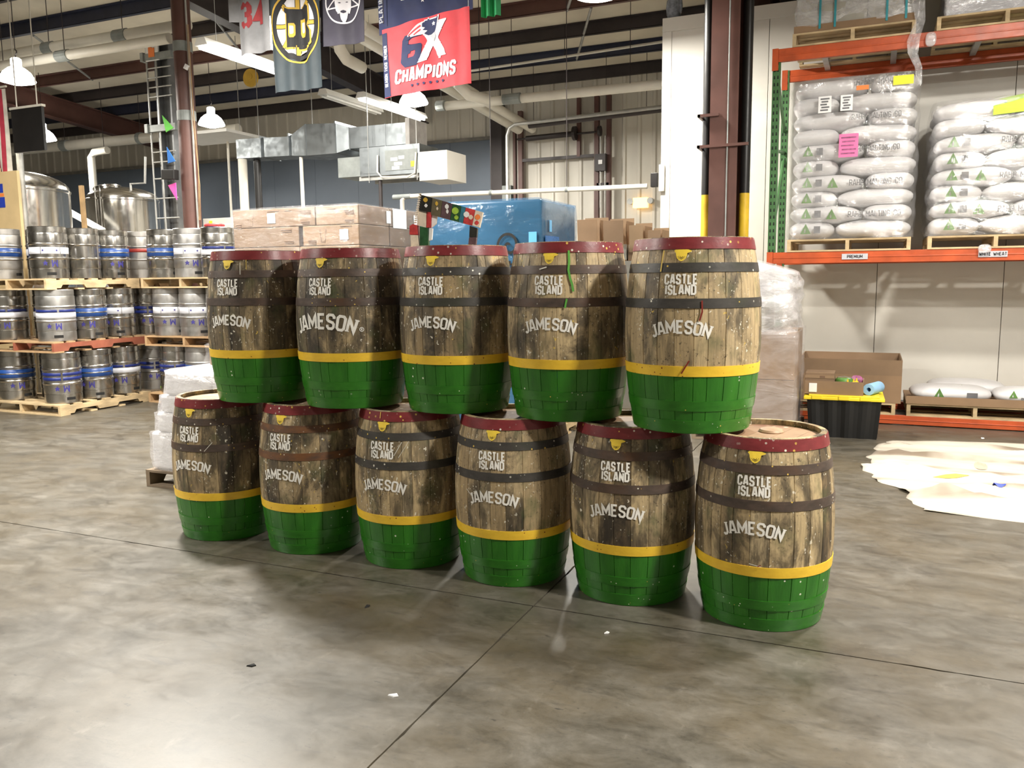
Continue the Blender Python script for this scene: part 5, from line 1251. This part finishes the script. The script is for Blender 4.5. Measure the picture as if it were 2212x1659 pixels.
tag(MB().box(-4.86, 5.1, .955, -4.45, 5.6, 1.10).build('small_carton', 'cardboard', None, bev=.01), 'brown carton in loose film on top of the white stack', 'carton')
bpy.data.objects['small_carton.001'].name = 'wrapped_carton'
film_shell(-4.90, -4.41, 5.05, 5.65, .955, 1.12, 71, .02, 6, .06).build('loose_film', 'film_clear', bpy.data.objects['wrapped_carton'], smooth='all')
# ------------------------------------------------------------------ carton load behind the left top barrels
CLY = 6.6
pallet('pallet under the printed carton load behind the barrels', -5.92, CLY, 0, 1.52, 1.18, 'pallet_pine', .135, None, 53)
cb = thing('carton_load', 'film-wrapped printed carton load behind the left top-row barrels', 'cartons', (0, 0, 0))
hs_ = [(.135, .30)]+[(.435+i*.345, .345) for i in range(4)]
zc = [.137,.48,.82,1.16,1.50,1.74]
for i in range(len(zc)-1):
    for a, b in ((-5.90,-5.17), (-5.165,-4.415)): MB().box(a, CLY+.02, zc[i], b, CLY+1.10, zc[i+1]-.003).build('carton', 'cardboard_dimmed', cb, bev=.008)
for a, b, m in ((-5.90,-5.10,'cardboard_dimmed'), (-5.095,-4.415,'cardboard_dimmed_pale')): MB().box(a, CLY+.02, 1.74, b, CLY+1.10, 1.945).build('carton', m, cb, bev=.008)
MB().box(-5.90, CLY+.02, 1.947, -5.10, CLY+.55, 2.137).build('carton', 'cardboard_dimmed', cb, bev=.008)   # third row
MB().box(-5.055, CLY+.02, 1.947, -4.415, CLY+.55, 2.137).build('carton', 'cardboard_dimmed_pale', cb, bev=.008)
MB().box(-5.90, CLY+.56, 1.947, -4.415, CLY+1.10, 2.137).build('carton', 'cardboard_dimmed', cb, bev=.008)
for a, b, m in ((-5.90,-4.905,'cardboard_dimmed'), (-4.895,-4.415,'cardboard_dimmed_pale')): MB().box(a, CLY+.02, 2.139, b, CLY+.55, 2.318).build('carton', m, cb, bev=.008)
MB().box(-5.90, CLY+.56, 2.139, -4.415, CLY+1.10, 2.318).build('carton', 'cardboard_dimmed', cb, bev=.008)
yl = CLY+.017
for (x, z, s) in ((-5.42, 2.225, .095), (-4.58, 2.045, .095)):
    o = MB().box(x-s/2, yl-.002, z-s/2, x+s/2, yl, z+s/2).build('paper_label', 'paper_white', cb); MB().box(x-s*.32, yl-.004, z-s*.2, x+s*.32, yl-.002, z+s*.12).build('print', 'paper_grey', o)
for (x, z) in ((-5.68, 2.225), (-4.82, 2.045)):
    q = stroke([(x-.035, z+.06), (x-.022, z-.06), (x+.022, z-.06), (x+.035, z+.06)], .005, .05); place(q, lambda a, b: (a, yl-.001, b)).build('glass_outline', 'print_brown', cb)
for (x, z, n_, wd) in ((-5.40,2.295,1,.14), (-5.22,2.295,1,.08), (-5.02,2.285,3,.13), (-5.02,2.18,2,.10), (-5.83,2.175,3,.07), (-4.52,2.27,3,.11), (-4.52,2.18,2,.10), (-4.72,2.29,1,.10), (-5.25,2.11,2,.13), (-5.22,2.0,2,.11), (-4.95,2.0,3,.10), (-4.56,2.125,1,.13)):
    mb = MB()
    for i in range(n_): mb.box(x-wd/2+.01*i, yl-.002, z-i*.016-.004, x+wd/2, yl, z-i*.016+.004)
    stuff(mb.build('print_lines', 'print_brown', cb))
xr = -4.413
for (y_, z, a, h) in ((CLY+.62, 2.225, .26, .19), (CLY+.50, 2.23, .08, .12), (CLY+1.03, 2.23, .07, .10)):
    MB().box(xr, y_, z-h/2, xr+.003, y_+a, z+h/2).build('paper_label', 'paper_white', cb, (0,0,0))
film_shell(-5.915, -4.40, CLY+.005, CLY+1.115, .138, 2.325, 81, .005, 20, .02).build('stretch_film', 'film_clear', cb, smooth='all')
# ------------------------------------------------------------------ blue wrapped load
BY = 7.4
pallet('pallet under the blue wrapped load', -4.22, BY, 0, 1.36, 1.05, 'pallet_pine', .135, None, 54)
bl = thing('blue_load', 'big bright blue film-wrapped load behind the carton arch', 'wrapped load', (0,0,0))
MB().box(-4.17, BY+.01, .137, -2.90, BY+.98, 2.36).build('carton_block', 'blue_sheet', bl, bev=.02)
film_shell(-4.19, -2.885, BY-.008, BY+1.0, .138, 2.368, 91, .006, 18, .02).build('stretch_film', 'film_blue', bl, smooth='all')
MB().box(-3.02, BY-.022, 1.94, -2.94, BY-.016, 2.055).build('paper_label', 'blue_pale', bl); MB().box(-2.872, BY+.14, 2.06, -2.868, BY+.20, 2.17).build('paper_label', 'blue_pale', bl)
MB().box(-4.19, BY-.02, 1.2, -4.13, BY-.014, 2.355).build('edge_board', 'blue_pale', bl); MB().box(-2.872, BY+.03, 1.5, -2.868, BY+.40, 2.02).build('corner_sheet', 'blue_deep', bl)
# black marker spiral on the blue film
spi = [(-3.225+.030*a*cos(a*1.25+.4)*.55, 1.93+.030*a*sin(a*1.25+.4)*.62) for a in [i*.22 for i in range(2, 40)]]
place(stroke(spi, .026, .05), lambda a, b: (a, BY-.024, b)).build('marker_spiral', 'black_paint', bl)
for z in (1.74, 1.69, 1.64): place(stroke([(-3.32,z-.02),(-3.25,z),(-3.18,z+.02)], .018, .05), lambda a, b: (a, BY-.024, b)).build('marker_stroke', 'black_paint', bl)
# white panel edges between the two loads
tag(MB().box(-4.40, 7.9, 0, -4.21, 8.0, 2.27).build('white_partition', 'enamel_white', None), 'narrow white panel between the carton load and the blue load', 'panel')
# ------------------------------------------------------------------ open cartons left of the cooler
pallet('pallet under the open cartons beside the cooler corner', -3.15, 8.95, 0, 1.1, 1.05, 'pallet_pine', .135, None, 55)
op = tag(MB().box(-3.10, 9.0, .137, -2.12, 9.9, 1.80).build('cardboard_block', 'cardboard_grey', None, bev=.01), 'tall grey carton block carrying the open boxes', 'carton')
obs = [(-3.10,-2.82,2.02,.26,'f'), (-2.80,-2.52,1.98,.28,'f'), (-2.50,-2.31,1.93,.27,'f'), (-2.29,-2.12,2.0,.14,'r')]
for i, (a, b, z1, up, sd) in enumerate(obs):
    o = open_box('open_carton', '%s of the open cartons beside the cooler corner' % ['leftmost', 'second from left', 'third from left', 'rightmost'][i], a, b, 9.0, 9.32, 1.801, z1, 'cardboard_grey' if i != 2 else 'cardboard', .008, .01, (), 'open cartons by the cooler')
    wd = (b-a)/2; h = z1-1.801
    MB().box(-wd*.86, -.175, h-.02, wd*.74, -.166, h+up).build('flap', ['cardboard_dark', 'cardboard', 'cardboard_pale', 'cardboard'][i], o, (0,0,0), (R(6),0,R(3)))
    MB().box(-wd, .150, h-.02, wd, .158, h+up+.02).build('flap', 'cardboard_pale', o); MB().box(wd-.01, -.15, h-.02, wd-.002, .15, h+up*.9).build('flap', 'cardboard_dark', o)
tag(pillow(.20,.12,.10).build('film_scrap', 'film_milky', None, (-2.93, 8.93, 1.96), smooth='all'), 'crumpled clear film against the open cartons', 'plastic scrap')
bpy.data.objects['film_scrap.002'].location = (-2.92, 8.925, 1.93)

# ================================================================== CARTON ARCH ON THE MIDDLE TOP BARREL
AZ = 2*BH; AY = 4.05
ar = thing('carton_arch', 'arch of small printed cartons standing on the middle top-row barrel', 'display', (-2.13, AY, AZ), R(20))
def swatch(parent, pts, m, th=.05):
    n = len(pts)
    return MB().prism(pts, -th/2, th/2).build('printed_panel', m, parent)
def lerp(a, b, t): return (a[0]+(b[0]-a[0])*t, a[1]+(b[1]-a[1])*t)
TLp, TRp, BRp, BLp = (-.145,.275), (.195,.175), (.175,.095), (-.155,.185)
cuts = [(0,.20,'swatch_black'), (.20,.36,'swatch_olive'), (.36,.52,'swatch_plum'), (.52,.66,'swatch_green'), (.66,.73,'swatch_teal'), (.73,.88,'swatch_red'), (.88,1.0,'swatch_cream')]
for a, b, m in cuts: swatch(ar, [lerp(BLp, BRp, a), lerp(BLp, BRp, b-.004), lerp(TLp, TRp, b-.004), lerp(TLp, TRp, a)], m)
def dot(x, z, r, m, sx=1.0): place(fill(ell(x, z, r*sx, r, n=14), .008, .02), lambda a, b: (a, -.0265, b)).build('print', m, ar)
dot(-.115,.245,.013,'flag_gold'); dot(-.113,.215,.010,'paper_white'); dot(-.055,.225,.012,'flag_gold',.7); dot(-.052,.198,.009,'swatch_cream',.7); dot(.0,.208,.014,'paper_white',.8); dot(.002,.182,.012,'paper_white',.6)
dot(.045,.185,.019,'swatch_lime'); dot(.050,.150,.012,'swatch_lime'); dot(.105,.165,.016,'paper_white'); dot(.100,.135,.012,'swatch_red'); dot(.128,.150,.013,'swatch_cream'); dot(.165,.150,.015,'label_orange'); dot(.160,.120,.012,'swatch_red')
# left leg
swatch(ar, [(-.165,.112),(-.115,.098),(-.112,.182),(-.158,.192)], 'swatch_cream'); swatch(ar, [(-.113,.098),(-.09,.10),(-.085,.178),(-.110,.182)], 'swatch_red'); swatch(ar, [(-.088,.10),(-.062,.12),(-.055,.172),(-.083,.178)], 'paper_white', .03)
swatch(ar, [(-.205,.062),(-.160,.06),(-.163,.112),(-.185,.118),(-.203,.108)], 'swatch_red', .07); swatch(ar, [(-.198,0),(-.155,0),(-.160,.058),(-.200,.06)], 'swatch_cream', .07)
swatch(ar, [(-.150,0),(-.105,0),(-.105,.096),(-.150,.106)], 'swatch_green', .06); swatch(ar, [(-.104,.03),(-.088,.035),(-.082,.095),(-.100,.098)], 'paper_white', .03)
dot(-.182,.090,.013,'flag_gold'); dot(-.178,.035,.012,'swatch_red')
# right leg
swatch(ar, [(.118,.045),(.158,.045),(.162,.092),(.122,.105)], 'swatch_black', .06); swatch(ar, [(.112,0),(.152,0),(.157,.043),(.117,.043)], 'swatch_plum', .06)
dot(.13,.075,.009,'paper_white'); dot(.145,.065,.009,'swatch_green'); dot(.13,.025,.008,'swatch_red'); dot(.142,.012,.007,'flag_gold')
# spiral spine along the left edge
for i in range(14):
    z = .125+i*.0115; x = -.172+i*.0023
    MB().cyl((x-.008,-.028,z),(x+.006,-.028,z+.002),.004,6).build('binding_ring', 'swatch_cream', ar)

# ================================================================== DROP CLOTH
def cloth_h(x, yy):
    f = 1-abs(sin(yy*4.6+.8*sin(x*1.5)+.75*x)); g_ = 1-abs(sin(yy*8.3+1.3*sin(x*1.9+1)+.9*x)); k_ = sin(x*6+3*yy)*.5+.5
    f = max(0, f-.25)/.75; g_ = max(0, g_-.4)/.6
    return .004+.085*f**2*(.5+.5*sin(x*1.3+yy*2))+.045*g_**2+.006*k_
dc = MB(); nx, ny = 70, 64; rg = random.Random(6)
left = [(6.22,.38),(6.40,.30),(6.62,.33),(6.75,.24),(7.0,.12),(7.35,-.02),(7.7,.02),(8.1,.05),(8.45,.10),(8.72,.16),(8.82,.24)]
def lx(y_):
    for (a, b), (c, d) in zip(left, left[1:]):
        if a <= y_ <= c: return b+(d-b)*(y_-a)/(c-a)
    return left[-1][1]
for j in range(ny+1):
    for i in range(nx+1):
        v = j/ny; u = i/nx
        y0_, y1_ = 6.22-.24*u*1.6, 8.82+.36*u*1.5
        yy = y0_+(y1_-y0_)*v; x0_ = lx(6.22+2.6*v)+.03*sin(j*.55)+.012*sin(j*1.3)
        x = x0_+(3.6-x0_)*u
        hh = cloth_h(x, yy)
        ed = min(1, i/4, j/3, (ny-j)/3); edge = .35+.65*ed
        dc.v.append((x, yy, hh*edge))
for j in range(ny):
    for i in range(nx):
        a = j*(nx+1)+i; dc.f.append((a, a+1, a+nx+2, a+nx+1))
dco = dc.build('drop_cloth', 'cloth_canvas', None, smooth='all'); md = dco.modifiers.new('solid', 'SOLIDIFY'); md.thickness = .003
tag(dco, 'rumpled cream canvas drop cloth spread on the floor at right', 'drop cloth')
for (x, y_, r, m) in ((.93,7.05,.045,'paint_blue'), (.62,7.22,.05,'paint_yellow'), (.88,7.75,.05,'cloth_stain')):
    q = fill(ell(x, y_, r*(1 if m != 'paint_yellow' else 2.6), r*(1 if m != 'paint_yellow' else .5), n=14), .02, .03); place(q, lambda a, b: (a, b, cloth_h(a, b)+.004)).build('paint_stain', m, dco)

# ================================================================== FLOOR LITTER
for i, (x, y_, s, m, lb) in enumerate(((-1.665,2.63,.022,'paper_white','white paper chip on the floor near the bottom edge'), (-2.36,2.62,.02,'black_slot','dark bark chip on the floor at lower left'),
      (-1.06,3.50,.014,'paper_white','small white fleck on the floor in front of the fifth bottom barrel'), (1.05,9.25,.03,'paper_white','scrap of white paper on the floor before the rack'), (-2.26,3.35,.02,'black_slot','dark chip on the floor left of the long crack'))):
    tag(MB().add([(-s,-s*.4,.0005),(s*.2,-s*.6,.0005),(s,.1*s,.0005),(.3*s,.7*s,.0005),(-s*.9,-s*.3,.005),(s*.2,-s*.5,.006),(s*.9,.1*s,.004),(.3*s,.6*s,.006)], [(0,3,2,1),(4,5,6,7),(0,1,5,4),(1,2,6,5),(2,3,7,6),(3,0,4,7)]).build('floor_chip', m, None, (x, y_, 0), (0,0,.3*i)), lb, 'chip')
# ================================================================== SMALL THINGS BEHIND THE KEGS
wcab = thing('white_cabinet', 'pale cabinet behind the kegs, left of the carton load', 'cabinet', (-9.0, 10.45, 0))
MB().box(-.74, -.2, 0, .6, .2, 2.60).build('body', 'wall_white', wcab, bev=.01); MB().box(-.70, -.21, .1, -.06, -.2, 2.5).build('door', 'wall_white', wcab, bev=.004); MB().box(-.02, -.21, .1, .56, -.2, 2.5).build('door', 'wall_white', wcab, bev=.004)
MB().box(-.60,-.215,2.36,-.54,-.211,2.56).build('notice', 'label_yellow', wcab)
ch = thing('white_chute', 'sloping white panel between the two steel tanks', 'panel', (-12.75, 10.6, 0))
MB().add([(-.35,-.02,2.80),(.45,-.02,2.45),(.45,-.02,2.55),(-.35,-.02,2.91),(-.35,.03,2.80),(.45,.03,2.45),(.45,.03,2.55),(-.35,.03,2.91)], [(0,1,2,3),(7,6,5,4),(0,4,5,1),(1,5,6,2),(2,6,7,3),(3,7,4,0)]).build('rail', 'enamel_white', ch)
MB().box(-.35,-.01,0,.45,.02,2.44).build('skirt', 'paper_grey', ch)
sp_ = thing('strap_coil', 'red and blue strap coil on the last keg of the top tier', 'strap', (-7.84, 8.45, 2.312))
MB().tube([(.11*cos(2*pi*i/20), .11*sin(2*pi*i/20), .025) for i in range(21)], .020, 8).build('red_strap', 'swatch_red', sp_, smooth='all')
MB().tube([(-.02+.07*cos(2*pi*i/16), .07*sin(2*pi*i/16), .022) for i in range(17)], .016, 8).build('blue_strap', 'paint_blue', sp_, smooth='all')
